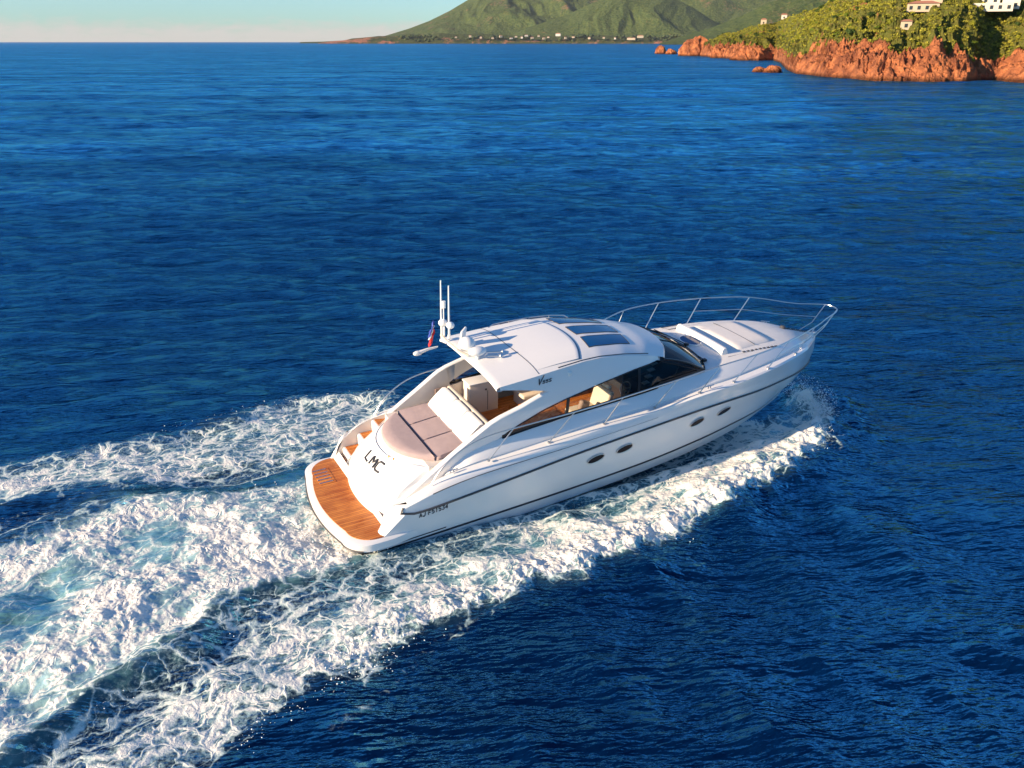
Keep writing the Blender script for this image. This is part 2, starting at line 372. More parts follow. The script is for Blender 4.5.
MB().tube([(0.85, -1.75, 0.16), (0.55, -1.85, 0.13)], 0.10, 14).build('exhaust_outlet', M['black'], yacht)

# --- transom moulding (garage door) that bulges aft and carries the sunpad
def arc_b(u, z):
    """u -1..1 across, z 0..1 up"""
    hw = 1.60 - 0.27 * z ** 1.5
    y = u * hw
    xb = 1.05 + 0.42 * abs(u) ** 2.2
    xt = 1.93 + 0.80 * abs(u) ** 2.4
    t = z
    x = xb + (xt - xb) * (0.18 * t + 0.82 * t ** 2.2)
    return Vector((x, y, 0.57 + (1.84 - 0.57) * t))
tm = MB(); rows = []
for k in range(17):
    z = k / 16
    row = [arc_b(-1 + 2 * j / 32, z) for j in range(33)]
    if k == 16: row = [p + Vector((0.05, 0, 0)) for p in row]
    for j, p in enumerate(row):      # leave room for the steps on the port side
        if p.y > 1.34: row[j] = Vector((p.x + (p.y - 1.34) * 2.0, 1.34, p.z))
    rows.append(row)
tm.grid(rows)
trm = tm.build('transom_moulding', M['gel'], yacht, smooth=60)
tm2 = MB(); tm2.grid([rows[16], [Vector((3.0, max(-1.33, min(1.33, p.y)), 1.845)) for p in rows[16]]]); 
tm2.grid([[Vector((1.15, 1.34, 0.57)), Vector((3.2, 1.34, 0.57))], [Vector((1.7, 1.34, 1.2)), Vector((3.2, 1.34, 1.2))], [Vector((2.6, 1.34, 1.84)), Vector((3.2, 1.34, 1.84))]])
tm2.grid([[Vector((1.15, -1.58, 0.57)), Vector((2.6, -1.62, 0.57))], [Vector((1.75, -1.45, 1.3)), Vector((2.6, -1.62, 1.3))], [Vector((2.7, -1.33, 1.84)), Vector((2.9, -1.62, 1.84))]])
tm2.build('transom_top', M['gel'], trm)
seam = MB().tube([arc_b(-0.98 + 1.85 * k / 24, 0.93) + Vector((-0.006, 0, 0)) for k in range(25)], 0.014, 6); seam.build('transom_grab_rail', M['steel'], trm)
for k in range(2): MB().sphere(arc_b(-0.35 - 0.12 * k, 0.93) + Vector((-0.01, 0, 0)), 0.03, 10, 6).build('brass_fitting', mat('brass_tone', (0.6, 0.3, 0.08), 0.3, metal=1.0) if k == 0 else bpy.data.materials['brass_tone'], trm)
# LMC lettering laid on the curved moulding
def stroke_letters(word, place, h, w, gap, r, name, material, parent):
    F = {'L': [[(0, 1), (0, 0), (.85, 0)]], 'M': [[(0, 0), (0, .85), (.12, 1), (.5, .45), (.88, 1), (1, .85), (1, 0)]], 'C': [[(.95, .95), (.8, 1), (.2, 1), (0, .8), (0, .2), (.2, 0), (.8, 0), (.95, .05)]],
         'V': [[(0, 1), (.45, 0), (1, 1.35)]], 'R': [[(0, 0), (0, 1), (.75, 1), (.9, .85), (.9, .6), (.75, .5), (0, .5)], [(.45, .5), (.95, 0)]], 'J': [[(.9, 1), (.9, .2), (.7, 0), (.2, 0), (0, .2)]],
         'A': [[(0, 0), (.5, 1), (1, 0)], [(.2, .38), (.8, .38)]], 'E': [[(.9, 1), (0, 1), (0, 0), (.9, 0)], [(0, .5), (.75, .5)]], 'F': [[(.9, 1), (0, 1), (0, 0)], [(0, .5), (.75, .5)]],
         '5': [[(.9, 1), (.05, 1), (0, .55), (.7, .58), (.9, .4), (.9, .15), (.7, 0), (0, .05)]], '7': [[(0, 1), (.95, 1), (.4, 0)]], '3': [[(0, 1), (.9, 1), (.45, .58), (.9, .4), (.85, .1), (.6, 0), (0, .05)]], '4': [[(.7, 0), (.7, 1), (0, .3), (1, .3)]],
         '1': [[(.2, .8), (.5, 1), (.5, 0)]], 'S': [[(.9, .9), (.7, 1), (.2, 1), (0, .8), (.1, .58), (.8, .42), (.9, .2), (.7, 0), (.2, 0), (0, .1)]], '0': [[(.2, 0), (0, .2), (0, .8), (.2, 1), (.7, 1), (.9, .8), (.9, .2), (.7, 0), (.2, 0)]], ' ': []}
    m = MB(); x = 0
    for ch in word:
        for s_ in F[ch]:
            dense = []
            for a, b_ in zip(s_, s_[1:]):
                for k in range(4): dense.append((a[0] + (b_[0] - a[0]) * k / 4, a[1] + (b_[1] - a[1]) * k / 4))
            dense.append(s_[-1])
            m.tube([place(x + a * w, b_ * h) for a, b_ in dense], r, 6)
        x += w * (1 if ch != ' ' else .5) + gap
    return m.build(name, material, parent)
ltr = lambda a, b_: (lambda u, z: arc_b(u, z) + Vector((-0.004, 0, 0)))(0.16 - a / 1.55, 0.68 + b_ / 1.45)
stroke_letters('LMC', ltr, 0.20, 0.24, 0.08, 0.028, 'boat_name', M['dark'], trm)

# --- port steps
for k, (x0, z) in enumerate(((1.42, 0.86), (1.86, 1.18), (2.28, 1.50))):
    sb = MB(); x1 = x0 + 0.50
    sb.prism([(x0 - 0.04, 1.34, 0.5), (x0 - 0.04, 1.34, z - 0.05), (x0 + 0.0, 1.34, z), (x1, 1.34, z), (x1, 1.34, 0.5)], (0, 0.585, 0))
    s_ = sb.build('boarding_step', M['gel'], yacht, smooth=20)
    MB().prism([(x0 + 0.04, 1.36, z + 0.004), (x1 - 0.10, 1.36, z + 0.004), (x1 - 0.10, 1.90, z + 0.004), (x0 + 0.04, 1.90, z + 0.004)], (0, 0, 0.012)).build('step_tread', M['teak'], s_)
# --- arches / coamings / hardtop sides
A_in = [(1.30, 1.00), (1.73, 1.14), (2.58, 1.75), (3.0, 2.03), (3.38, 2.27), (3.9, 2.60), (4.1, 2.72), (4.35, 2.82), (4.91, 2.97), (5.2, 3.08), (5.72, 3.24)]
L_lo = [(p[0], p[2]) for p in l_in]
WT = [(4.38, 2.235), (4.55, 2.36), (4.91, 2.53), (5.56, 2.78), (6.15, 2.92), (7.35, 3.13), (8.45, 3.25), (9.37, 3.26)]
RE = [(4.31, 1.68, 3.68), (5.24, 1.66, 3.74), (6.0, 1.62, 3.79), (6.75, 1.56, 3.82), (7.3, 1.52, 3.80), (8.08, 1.45, 3.68), (8.89, 1.37, 3.50), (9.55, 1.27, 3.26)]
LWR = [(4.31, 3.60), (4.8, 3.50), (5.3, 3.38), (5.75, 3.26)]
def lo(x):
    if x <= 4.38: return interp(L_lo, x)[1]
    return interp(WT, x)[1]
def y_side(x, z):
    """outer face of the superstructure side: leans in from the deck line to the roof edge"""
    yi = float(np.interp(x, [p[0] for p in l_in], [p[1] for p in l_in]))
    yr = float(np.interp(x, [p[0] for p in RE], [p[1] for p in RE]))
    zi = interp(L_lo, x)[1]; zr = float(np.interp(x, [p[0] for p in RE], [p[2] for p in RE]))
    t = max(0, min(1, (z - zi) / max(0.3, zr - zi)))
    yi = max(yi, 1.62 if x < 6 else yi)
    return yi + (yr - yi) * t + 0.05 * math.sin(math.pi * t)
xs = [1.30, 1.5, 1.73, 2.0, 2.3, 2.58, 2.8, 3.0, 3.2, 3.38, 3.6, 3.9, 4.1, 4.35, 4.45, 4.6, 4.75, 4.91, 5.05, 5.2, 5.35, 5.5, 5.65, 5.75, 6.0, 6.3, 6.6, 7.0, 7.4, 7.8, 8.2, 8.6, 9.0, 9.35]
hs = MB(); inner_top = []
for s in (1, -1):
    r_ = []
    for x in (xs if s == -1 else [v for v in xs if v >= 2.58]):
        z0 = lo(x); z1 = float(np.interp(x, [p[0] for p in A_in], [p[1] for p in A_in])) if x <= 5.72 else float(np.interp(x, [5.72, 7.2, 8.6, 9.35], [3.24, 3.38, 3.42, 3.30]))
        z1 = max(z1, z0 + 0.02)
        row = [Vector((x, y_side(x, z0 + (z1 - z0) * k / 5), z0 + (z1 - z0) * k / 5)) for k in range(6)]
        r_.append(row)
        if x <= 5.75 and s == -1: inner_top.append(row[-1])
    hs.grid([[Vector((p.x, s * p.y, p.z)) for p in r] for r in r_])
    r2 = []
    for x in [4.31, 4.6, 4.9, 5.2, 5.5] + [v for v in xs if v >= 5.75]:
        zt = float(np.interp(x, [p[0] for p in RE], [p[2] for p in RE]))
        zb = float(np.interp(x, [p[0] for p in LWR], [p[1] for p in LWR])) if x < 5.75 else float(np.interp(x, [5.72, 7.2, 8.6, 9.35], [3.24, 3.38, 3.42, 3.30]))
        zt = max(zt, zb + 0.01)
        r2.append([Vector((x, y_side(x, zb + (zt - zb) * k / 4), zb + (zt - zb) * k / 4)) for k in range(5)])
    hs.grid([[Vector((p.x, s * p.y, p.z)) for p in r] for r in r2])
    roof_low = [r[0] for r in r2 if r[0].x <= 5.76]
hts = hs.build('hardtop_side', M['gel'], yacht, smooth=40)
# rounded top of the arch, then the inner liner of the cockpit coaming
ar = MB(); ra = []
for p in inner_top[1:]:
    w_ = 0.15
    ra.append([p, p + Vector((0, -0.02, 0.035)), p + Vector((0, -w_ * 0.5, 0.05)), p + Vector((0, -w_ * 0.9, 0.03)), p + Vector((0, -w_, 0.0))])
ar.grid([[Vector((p.x, -p.y, p.z)) for p in r] for r in ra]); ar.grid([r for r in ra if r[0].x > 2.5]); ar.build('coaming_cap', M['gel'], yacht, smooth=60)
ln = MB(); rl = []
for p in inner_top[4:]:
    t = p + Vector((0, -0.15, 0)); tz = t.z if t.x < 4.4 else interp(L_lo, t.x)[1] + 0.02
    rl.append([Vector((t.x, t.y, tz)), Vector((t.x, t.y - 0.03, tz * 0.5 + 0.5)), Vector((t.x, t.y - 0.04, 1.0))])
ln.grid(rl)
ln.grid([[Vector((p.x, p.y - 0.15, p.z)), Vector((p.x, p.y - 0.12, lo(p.x) + 0.03))] for p in inner_top if p.x > 4.5]); ln.mirror(); ln.build('cockpit_liner', M['inner'], yacht, smooth=40)
# underside strip of roof overhang
# --- hardtop roof
def roof_z(x, y):
    ze = float(np.interp(x, [4.28, 5.24, 6.0, 6.75, 7.3, 8.08, 8.89, 9.55, 10.0], [3.67, 3.74, 3.79, 3.82, 3.80, 3.68, 3.50, 3.26, 3.1]))
    yr = roof_hw(x); cr = float(np.interp(x, [4.28, 6, 8, 9.6], [0.12, 0.15, 0.17, 0.15]))
    return ze + cr * (1 - min(1, (abs(y) / yr)) ** 4.5)
def roof_hw(x): return float(np.interp(x, [4.28, 5.24, 6.0, 6.75, 7.3, 8.08, 8.89, 9.55, 10.0], [1.68, 1.66, 1.62, 1.56, 1.52, 1.45, 1.37, 1.27, 1.2]))
rf = MB(); rows = []; NXR, NYR = 44, 24
for i in range(NXR + 1):
    row = []
    for j in range(NYR + 1):
        v = -1 + 2 * j / NYR; fx = 9.55 + 0.42 * (1 - abs(v) ** 2.2); ax = 4.28 - 0.0
        x = ax + (fx - ax) * i / NXR; xe = ax + (9.55 - ax) * i / NXR
        row.append(Vector((x, v * roof_hw(xe), roof_z(xe, v * roof_hw(xe)))))
    rows.append(row)
def rz(x, y, up=0.0):
    v = y / roof_hw(min(x, 9.55)); fx = 9.55 + 0.42 * (1 - min(1, abs(v)) ** 2.2); xe = 4.28 + (x - 4.28) * (9.55 - 4.28) / (fx - 4.28)
    return Vector((x, y, roof_z(xe, y) + up))
rf.grid(rows)
# aft lip and ceiling
lip = [[p, p + Vector((-0.05, 0, -0.02)), p + Vector((-0.06, 0, -0.08)), p + Vector((-0.02, 0, -0.11)), p + Vector((0.1, 0, -0.11))] for p in rows[0]]
rf.grid(lip)
rf.grid([[p + Vector((0, 0, -0.11)) for p in r] for r in rows[1:-1]])
roof = rf.build('hardtop_roof', M['roof'], yacht, smooth=40)
fl = MB(); fr = [rows[-1], [p + Vector((0.05, 0, -0.05)) for p in rows[-1]], [p + Vector((0.03, 0, -0.10)) for p in rows[-1]]]; fl.grid(fr); fl.build('roof_front_lip', M['gel'], roof, smooth=60)
def sheet(name, pts, mat_, up, parent, nu=8, nv=6, th=0.0):
    a, b_, c, d = pts; m = MB(); r_ = []
    for i in range(nu + 1):
        r_.append([])
        for j in range(nv + 1):
            u, v = i / nu, j / nv
            x = (a[0] * (1 - u) + b_[0] * u) * (1 - v) + (d[0] * (1 - u) + c[0] * u) * v
            y = (a[1] * (1 - u) + b_[1] * u) * (1 - v) + (d[1] * (1 - u) + c[1] * u) * v
            r_[-1].append(rz(x, y, up))
    m.grid(r_)
    return m.build(name, mat_, parent)
for a in ([(7.22, 1.10), (8.60, 0.98), (8.68, 0.48), (7.30, 0.55)], [(7.34, 0.28), (8.72, 0.26), (8.72, -0.26), (7.34, -0.28)], [(7.34, -0.48), (8.68, -0.44), (8.60, -0.98), (7.22, -1.08)]):
    cx = sum(p[0] for p in a) / 4; cy = sum(p[1] for p in a) / 4
    k = sheet('skylight', a, M['sky'], 0.012, roof)
    fr_ = MB().tube([rz(*(Vector(a[i // 6]).lerp(Vector(a[(i // 6 + 1) % 4]), (i % 6) / 6)), 0.008) for i in range(24)], 0.012, 6, closed=True); fr_.build('skylight_frame', M['rubber'], k)
gm = MB(); rgl = []
for k in range(25):
    y = -1.46 + 2.92 * k / 24; x = 6.98 - 0.42 * (abs(y) / 1.5) ** 2
    rgl.append([rz(x + d, y, u) for d, u in ((5.46 - x, 0.002), ((5.46 - x) * .5, 0.016), (0.0, 0.030), (0.08, 0.032), (0.095, 0.026), (0.10, 0.0))])
gm.grid(rgl); gm.build('sliding_roof_edge', M['roof'], roof, smooth=30)
gm = MB(); gm.grid([[rz(6.98 - 0.42 * (abs(-1.46 + 2.92 * k / 24) / 1.5) ** 2 + d, -1.46 + 2.92 * k / 24, 0.006) for d in (0.10, 0.15)] for k in range(25)]); 
M['groove_shade'] = mat('groove_shade_grey', (0.28, 0.30, 0.33), 0.5); gm.build('roof_groove_shade', M['groove_shade'], roof)  # grey strip painting in the shade in front of the roof step
MB().tube([rz(5.43, -1.6 + 3.2 * k / 20, 0.001) for k in range(21)], 0.008, 5).build('roof_seam', M['rubber'], roof)
er = MB()
for s in (1, -1): er.tube([rz(6.0 + 3.0 * k / 20, s * (roof_hw(6.0 + 3.0 * k / 20) - 0.05), 0.004) for k in range(21)], 0.013, 5)
er.build('roof_edge_trim', M['rubber'], roof)
hr = MB()
hr.tube([rz(5.6 + 2.4 * k / 16, 1.50 - 0.02 * k, 0.07 if 0 < k < 16 else 0.0) for k in range(17)], 0.014, 6)
for k in (4, 8, 12): p = rz(5.6 + 2.4 * k / 16, 1.50 - 0.02 * k, 0); hr.tube([p, p + Vector((0, 0, 0.07))], 0.012, 6)
hr.build('roof_grab_rail', M['steel'], roof)

# --- side windows (dark frame band, panes between posts, see-through)
WB = [(4.42, 2.245), (5.29, 2.34), (6.17, 2.41), (8.05, 2.49), (9.38, 2.53), (10.2, 2.545), (11.0, 2.555)]
WTf = WT + [(9.6, 3.16), (10.2, 2.90), (10.75, 2.66), (11.0, 2.575)]
def y_win(x, z): 
    if x <= 9.3: return y_side(x, z)
    a = y_side(9.3, 3.0); b_ = 1.36; return a + (b_ - a) * (x - 9.3) / 1.7
def wz(tab, x): return float(np.interp(x, [p[0] for p in tab], [p[1] for p in tab]))
def pane(x0, x1, n=14, off=-0.012):
    m = MB(); r_ = []
    for i in range(n + 1):
        x = x0 + (x1 - x0) * i / n; a, b_ = wz(WB, x), max(wz(WTf, x), wz(WB, x) + 0.004)
        r_.append([Vector((x, y_win(x, a + (b_ - a) * k / 4) + off, a + (b_ - a) * k / 4)) for k in range(5)])
    return m.grid(r_)
posts = [6.30, 8.02, 8.60]
segs = [(4.46, 6.27, 'glass'), (6.33, 8.0, 'glass'), (8.04, 8.58, 'glassd'), (8.64, 10.98, 'glassd')]
for s in (1, -1):
    fb = MB()
    lowl = [Vector((x, y_win(x, wz(WB, x)) + 0.008, wz(WB, x))) for x in np.linspace(4.42, 11.0, 50)]
    upl = [Vector((x, y_win(x, wz(WTf, x)) + 0.008, wz(WTf, x))) for x in np.linspace(4.42, 11.0, 50)]
    fb.grid([lowl, [p + Vector((0, 0.002, 0.075)) for p in lowl]]); fb.grid([[p + Vector((0, 0.0, -0.035)) for p in upl], upl])
    fb.grid([lowl, [p + Vector((0, 0.035, -0.025)) for p in lowl]])
    for px_, w_ in ((6.30, .05), (8.02, .022), (8.60, .045)):
        a, b_ = wz(WB, px_), wz(WTf, px_)
        fb.grid([[Vector((px_ + d, y_win(px_, a + (b_ - a) * k / 4) + 0.009, a + (b_ - a) * k / 4)) for k in range(5)] for d in (-w_, w_)])
    if s == -1: fb.v = [(p[0], -p[1], p[2]) for p in fb.v]
    wf = fb.build('side_window', M['black'], yacht, recalc=False)
    for x0, x1, g in segs:
        m = pane(x0, x1)
        if s == -1: m.v = [(p[0], -p[1], p[2]) for p in m.v]
        m.build('pane', M[g], wf, recalc=False)
# --- windscreen
def ws_top(v): return Vector((9.60 + 0.42 * (1 - abs(v) ** 2.2), v * 1.25, 3.17 + 0.16 * (1 - abs(v) ** 2.2)))
def ws_bot(v): return Vector((11.0 + 0.30 * (1 - abs(v) ** 2.0), v * 1.36, 2.56 + 0.08 * (1 - abs(v) ** 2.0)))
wsm = MB().grid([[ws_top(v).lerp(ws_bot(v), k / 8) + Vector((0, 0, 0.06 * math.sin(math.pi * k / 8))) for k in range(9)] for v in np.linspace(-1, 1, 33)])
wsf = MB()
for v in (-1, -0.34, 0.34, 1): wsf.tube([ws_top(v).lerp(ws_bot(v), k / 8) + Vector((0, 0, 0.06 * math.sin(math.pi * k / 8) + 0.006)) for k in range(9)], 0.03 if abs(v) == 1 else 0.018, 6)
wsf.tube([ws_bot(v) for v in np.linspace(-1, 1, 25)], 0.025, 6)
wfr = wsf.build('windscreen', M['black'], yacht)
wsm.build('windscreen_glass', M['ws'], wfr, recalc=False)
for v0, v1 in ((-0.75, -0.30), (-0.08, 0.34), (0.92, 0.5)):
    w_ = MB(); a = ws_bot(v0) + Vector((0.06, 0, 0.05)); b_ = ws_top(v1).lerp(ws_bot(v1), 0.45) + Vector((0.03, 0, 0.10))
    w_.tube([a, b_], 0.014, 6); w_.box(a, (0.12, 0.12, 0.07), bev=0.02)
    c = ws_top(v1 - .22).lerp(ws_bot(v1 - .22), 0.62) + Vector((0.03, 0, 0.08)); d = ws_top(v1 + .22).lerp(ws_bot(v1 + .22), 0.25) + Vector((0.02, 0, 0.08))
    w_.tube([c, d], 0.012, 5); w_.build('wiper', M['black'], wfr)

# --- foredeck: crowned surface between the inner lines
def fore_z(x, y):
    hw = max(0.02, float(np.interp(x, [p[0] for p in l_in], [p[1] for p in l_in]))); ze = interp(L_lo, x)[1]
    return ze + 0.07 * (1 - min(1, abs(y) / hw) ** 3) * min(1, hw)
fd = MB(); r_ = []
for x in list(np.linspace(10.9, 16.0, 30)) + [16.3, 16.5, 16.65, 16.75]:
    hw = max(0.0, float(np.interp(x, [p[0] for p in IN], [p[1] for p in IN])))
    zz = float(np.interp(x, [p[0] for p in IN], [p[2] for p in IN]))
    r_.append([Vector((x, hw * v, zz + 0.07 * (1 - abs(v) ** 3) * min(1, hw))) for v in np.linspace(-1, 1, 21)])
fd.grid(r_); fdo = fd.build('foredeck', M['deck'], yacht, smooth=40)
def fz(x, y, up=0.0): return Vector((x, y, fore_z(x, y) + up))
# backrest wedge of the forward sunpad
wg = MB(); rw = []
for k in range(13):
    y = -0.92 + 1.84 * k / 12; r_x = 0.0
    base = fore_z(12.1, y)
    rw.append([Vector((11.92 - .0, y, base)), Vector((11.94, y, base + 0.14)), Vector((11.99, y, base + 0.19)), Vector((12.07, y, base + 0.19)), Vector((12.16, y, base + 0.01))])
wg.grid(rw); wg.poly(rw[0]); wg.poly(rw[-1]); wg.build('foredeck_backrest', M['padw'], yacht, smooth=30)
def cushion(m, pts, h, zf, bev=0.04, n=12):
    """soft slab over a quad footprint following a surface"""
    a, b_, c, d = [Vector(p) for p in pts]; rows = []
    for i in range(n + 1):
        row = []
        for j in range(n + 1):
            u, v = i / n, j / n; p = a.lerp(b_, u).lerp(d.lerp(c, u), v)
            e = min(u, 1 - u, v, 1 - v) * n
            hh = 0.0 if e == 0 else h * (0.82 if e == 1 else 0.97 if e == 2 else 1.0)
            if e == 0: hh = 0.0
            row.append(Vector((p.x, p.y, zf(p.x, p.y) + hh)))
        rows.append(row)
    # pull the first inner ring outwards so that the side is steep
    for i in range(n + 1):
        for j in range(n + 1):
            u, v = i / n, j / n
            if min(i, n - i, j, n - j) == 1:
                uu = 0.02 if i == 1 else 0.98 if i == n - 1 else u; vv = 0.02 if j == 1 else 0.98 if j == n - 1 else v
                p = a.lerp(b_, uu).lerp(d.lerp(c, uu), vv); rows[i][j] = Vector((p.x, p.y, zf(p.x, p.y) + h * 0.8))
    m.grid(rows); return m
for (p, ) in (([(12.55, 0.88), (14.15, 0.74), (14.15, -0.74), (12.55, -0.88)],),):
    cushion(MB(), p, 0.05, fore_z).build('foredeck_cushion', M['fore'], yacht, smooth=50)
cr_ = MB()
for k in range(9): cr_.box(fz(12.7 + k * 0.16, -1.0, 0.012), (0.09, 0.06, 0.02), bev=0.004)
cr_.build('pad_rail_slat', M['rubber'], yacht)
for s in (1, -1): MB().tube([fz(12.05, s * 1.06, .006), fz(13.0, s * 1.05, .006), fz(14.6, s * 0.80, .006)], 0.008, 5).build('deck_seam', M['rubber'], yacht)
hc = MB(); ci = [fz(11.72 + 0.27 * math.cos(a), 0.12 + 0.33 * math.sin(a), 0.035) for a in np.linspace(0, 2 * math.pi, 32, endpoint=False)]
hc.poly(ci); ht = hc.build('round_deck_hatch', M['hatchglass'], yacht); MB().tube([p + Vector((0, 0, -0.012)) for p in ci], 0.022, 6, closed=True).build('hatch_rim', M['white'], ht)
sh = [fz(x, y, 0.02) for x, y in ((11.75, 1.28), (12.25, 1.22), (12.25, 0.98), (11.75, 1.04))]
MB().tube(sh, 0.01, 5, closed=True).build('deck_locker_seam', M['rubber'], yacht)
MB().tube([fz(13.3, 0.82 - 1.64 * k / 16, 0.052) for k in range(17)], 0.008, 5).build('cushion_seam', M['rubber'], yacht)
# windlass, anchor chain and bow roller
wl = MB().tube([fz(15.45, 0.05, 0), fz(15.45, 0.05, 0.05), fz(15.45, 0.05, 0.09)], 0.09, 14, taper=[1, 1, .7]); wlo = wl.build('windlass', M['rubber'], yacht)
wl = MB()
for k in range(9): p = fz(15.55 + k * 0.12, 0.03, 0.03); wl.tube([p + Vector((0.05 * math.cos(a), (0.025 * math.sin(a)) * (k % 2), 0.025 * math.sin(a) * ((k + 1) % 2))) for a in np.linspace(0, 6.28, 8, endpoint=False)], 0.012, 5, closed=True)
wl.build('anchor_chain', M['rubber'], wlo)
br = MB(); br.box((16.70, 0, 2.20), (0.45, 0.16, 0.07), rot=(0, 0.15, 0), bev=0.02); br.tube([(16.93, -0.08, 2.18), (16.93, 0.08, 2.18)], 0.05, 12); br.build('bow_roller', M['steel'], yacht)
def cleat(x, y, z, ang=0):
    c = MB(); d = Vector((math.cos(ang), math.sin(ang), 0)); p = Vector((x, y, z))
    c.tube([p - d * .04, p - d * .04 + Vector((0, 0, .07))], .015, 6); c.tube([p + d * .04, p + d * .04 + Vector((0, 0, .07))], .015, 6)
    c.tube([p - d * .15 + Vector((0, 0, .075)), p + d * .15 + Vector((0, 0, .075))], .016, 6); c.build('mooring_cleat', M['steel'], yacht)
for s in (1, -1):
    cleat(2.95, s * 1.86, 1.76, 0); cleat(10.9, s * 1.84, 2.29, 0); cleat(15.5, s * 0.78, 2.31, -0.3 * s)

# --- rails
top = [(2.35, 1.95, 1.62), (2.6, 1.96, 1.98), (2.95, 1.97, 2.28), (3.4, 1.97, 2.50), (4.0, 1.97, 2.61), (5.0, 1.97, 2.65), (6.3, 1.97, 2.68), (7.8, 1.97, 2.76), (9.5, 1.99, 2.90), (11.0, 2.0, 3.02), (12.4, 1.95, 3.07), (13.8, 1.72, 3.08), (15.3, 1.25, 3.06), (16.5, 0.72, 3.02), (17.2, 0.42, 3.0), (17.5, 0.22, 3.0), (17.56, 0.0, 3.0)]
tp = smooth_line(top, 120)
rl = MB(); full = tp + [Vector((p.x, -p.y, p.z)) for p in tp[::-1][1:]]
rl.tube(full, 0.019, 8); rail = rl.build('guard_rail', M['steel'], yacht)
feet = [(3.9, 1.93, 1.88), (5.6, 1.95, 1.96), (7.27, 1.95, 2.09), (8.9, 1.94, 2.18), (10.5, 1.90, 2.26), (11.8, 1.83, 2.29), (13.25, 1.62, 2.31), (14.65, 1.22, 2.29)]
topx = [4.55, 6.25, 7.85, 9.5, 11.0, 12.4, 13.85, 15.3]
def rail_at(x):
    i = min(range(len(tp)), key=lambda k: abs(tp[k].x - x)); return tp[i]
mids = []
for f_, x in zip(feet, topx):
    for s in (1, -1):
        t = rail_at(x); a = Vector((f_[0], f_[1] * s, f_[2])); b_ = Vector((t.x, t.y * s, t.z))
        p = MB(); p.tube([a, b_], 0.014, 7); p.tube([a - Vector((0, 0, .01)), a + Vector((0, 0, .025))], 0.04, 10); p.build('stanchion', M['steel'], rail)
    mids.append((Vector(f_) + rail_at(x)) * 0.5)
pp = MB()
for s in (1, -1):
    t = rail_at(17.45); pp.tube([Vector((16.5, s * 0.32, 2.2)), Vector((17.0, s * 0.25, 2.45)), Vector((t.x, s * t.y, t.z))], 0.016, 7)
    pp.tube([Vector((m_.x, s * m_.y, m_.z)) for m_ in mids[6:]] + [Vector((16.15, s * 0.72, 2.63)), Vector((17.12, s * 0.27, 2.62))], 0.011, 6)
pp.build('pulpit_brace', M['steel'], rail)
# --- portholes, all oval with a rim
def topside(x, z):
    """half breadth of the topsides at x, z"""
    best = []
    for l in (l_boot, l_mid, l_rub): t = interp(l, x); best.append((t[2], t[1]))
    return float(np.interp(z, [b_[0] for b_ in best], [b_[1] for b_ in best]))
for x, z in ((6.99, 1.18), (7.93, 1.23), (10.59, 1.31), (11.70, 1.33)):
    for s in (1, -1):
        ptsr = []
        for a in np.linspace(0, 2 * math.pi, 28, endpoint=False):
            xx, zz = x + 0.26 * math.cos(a), z + 0.035 * math.cos(a) + 0.11 * math.sin(a); ptsr.append(Vector((xx, s * (topside(xx, zz) + 0.035), zz)))
        g = MB(); c = sum(ptsr, Vector()) / len(ptsr)
        for i in range(28): g.poly([ptsr[i], ptsr[(i + 1) % 28], c])
        po = g.build('porthole', M['port'], yacht)
        MB().tube(ptsr, 0.014, 6, closed=True).build('porthole_rim', M['steel'], po)
# --- registration and side script
reg = lambda a, b_: Vector((1.98 + a, -(topside(1.98 + a, 0.86 + a * .07 + b_) + 0.022), 0.90 + a * 0.09 + b_))
stroke_letters('AJ F51534', reg, 0.13, 0.062, 0.026, 0.010, 'registration_number', M['dark'], yacht)
scr = lambda a, b_: Vector((5.35 + a + b_ * .35, -(y_side(5.35 + a, 3.5 + b_) + 0.008), 3.50 + a * 0.06 + b_))
stroke_letters('V', scr, 0.17, 0.12, 0.0, 0.012, 'side_script', M['dark'], yacht)
scr2 = lambda a, b_: Vector((5.50 + a + b_ * .3, -(y_side(5.5 + a, 3.5 + b_) + 0.008), 3.52 + a * 0.06 + b_))
stroke_letters('55S', scr2, 0.075, 0.07, 0.025, 0.009, 'model_marking', M['dark'], yacht)
lp = MB(); lp.box((6.33, -1.60, 3.60), (0.12, 0.10, 0.12), bev=0.03); lp.build('side_light', M['white'], yacht)

# --- sunpad, backrest, cockpit
padz = lambda x, y: 1.86 + 0.02
def pad_front(y): return 2.66
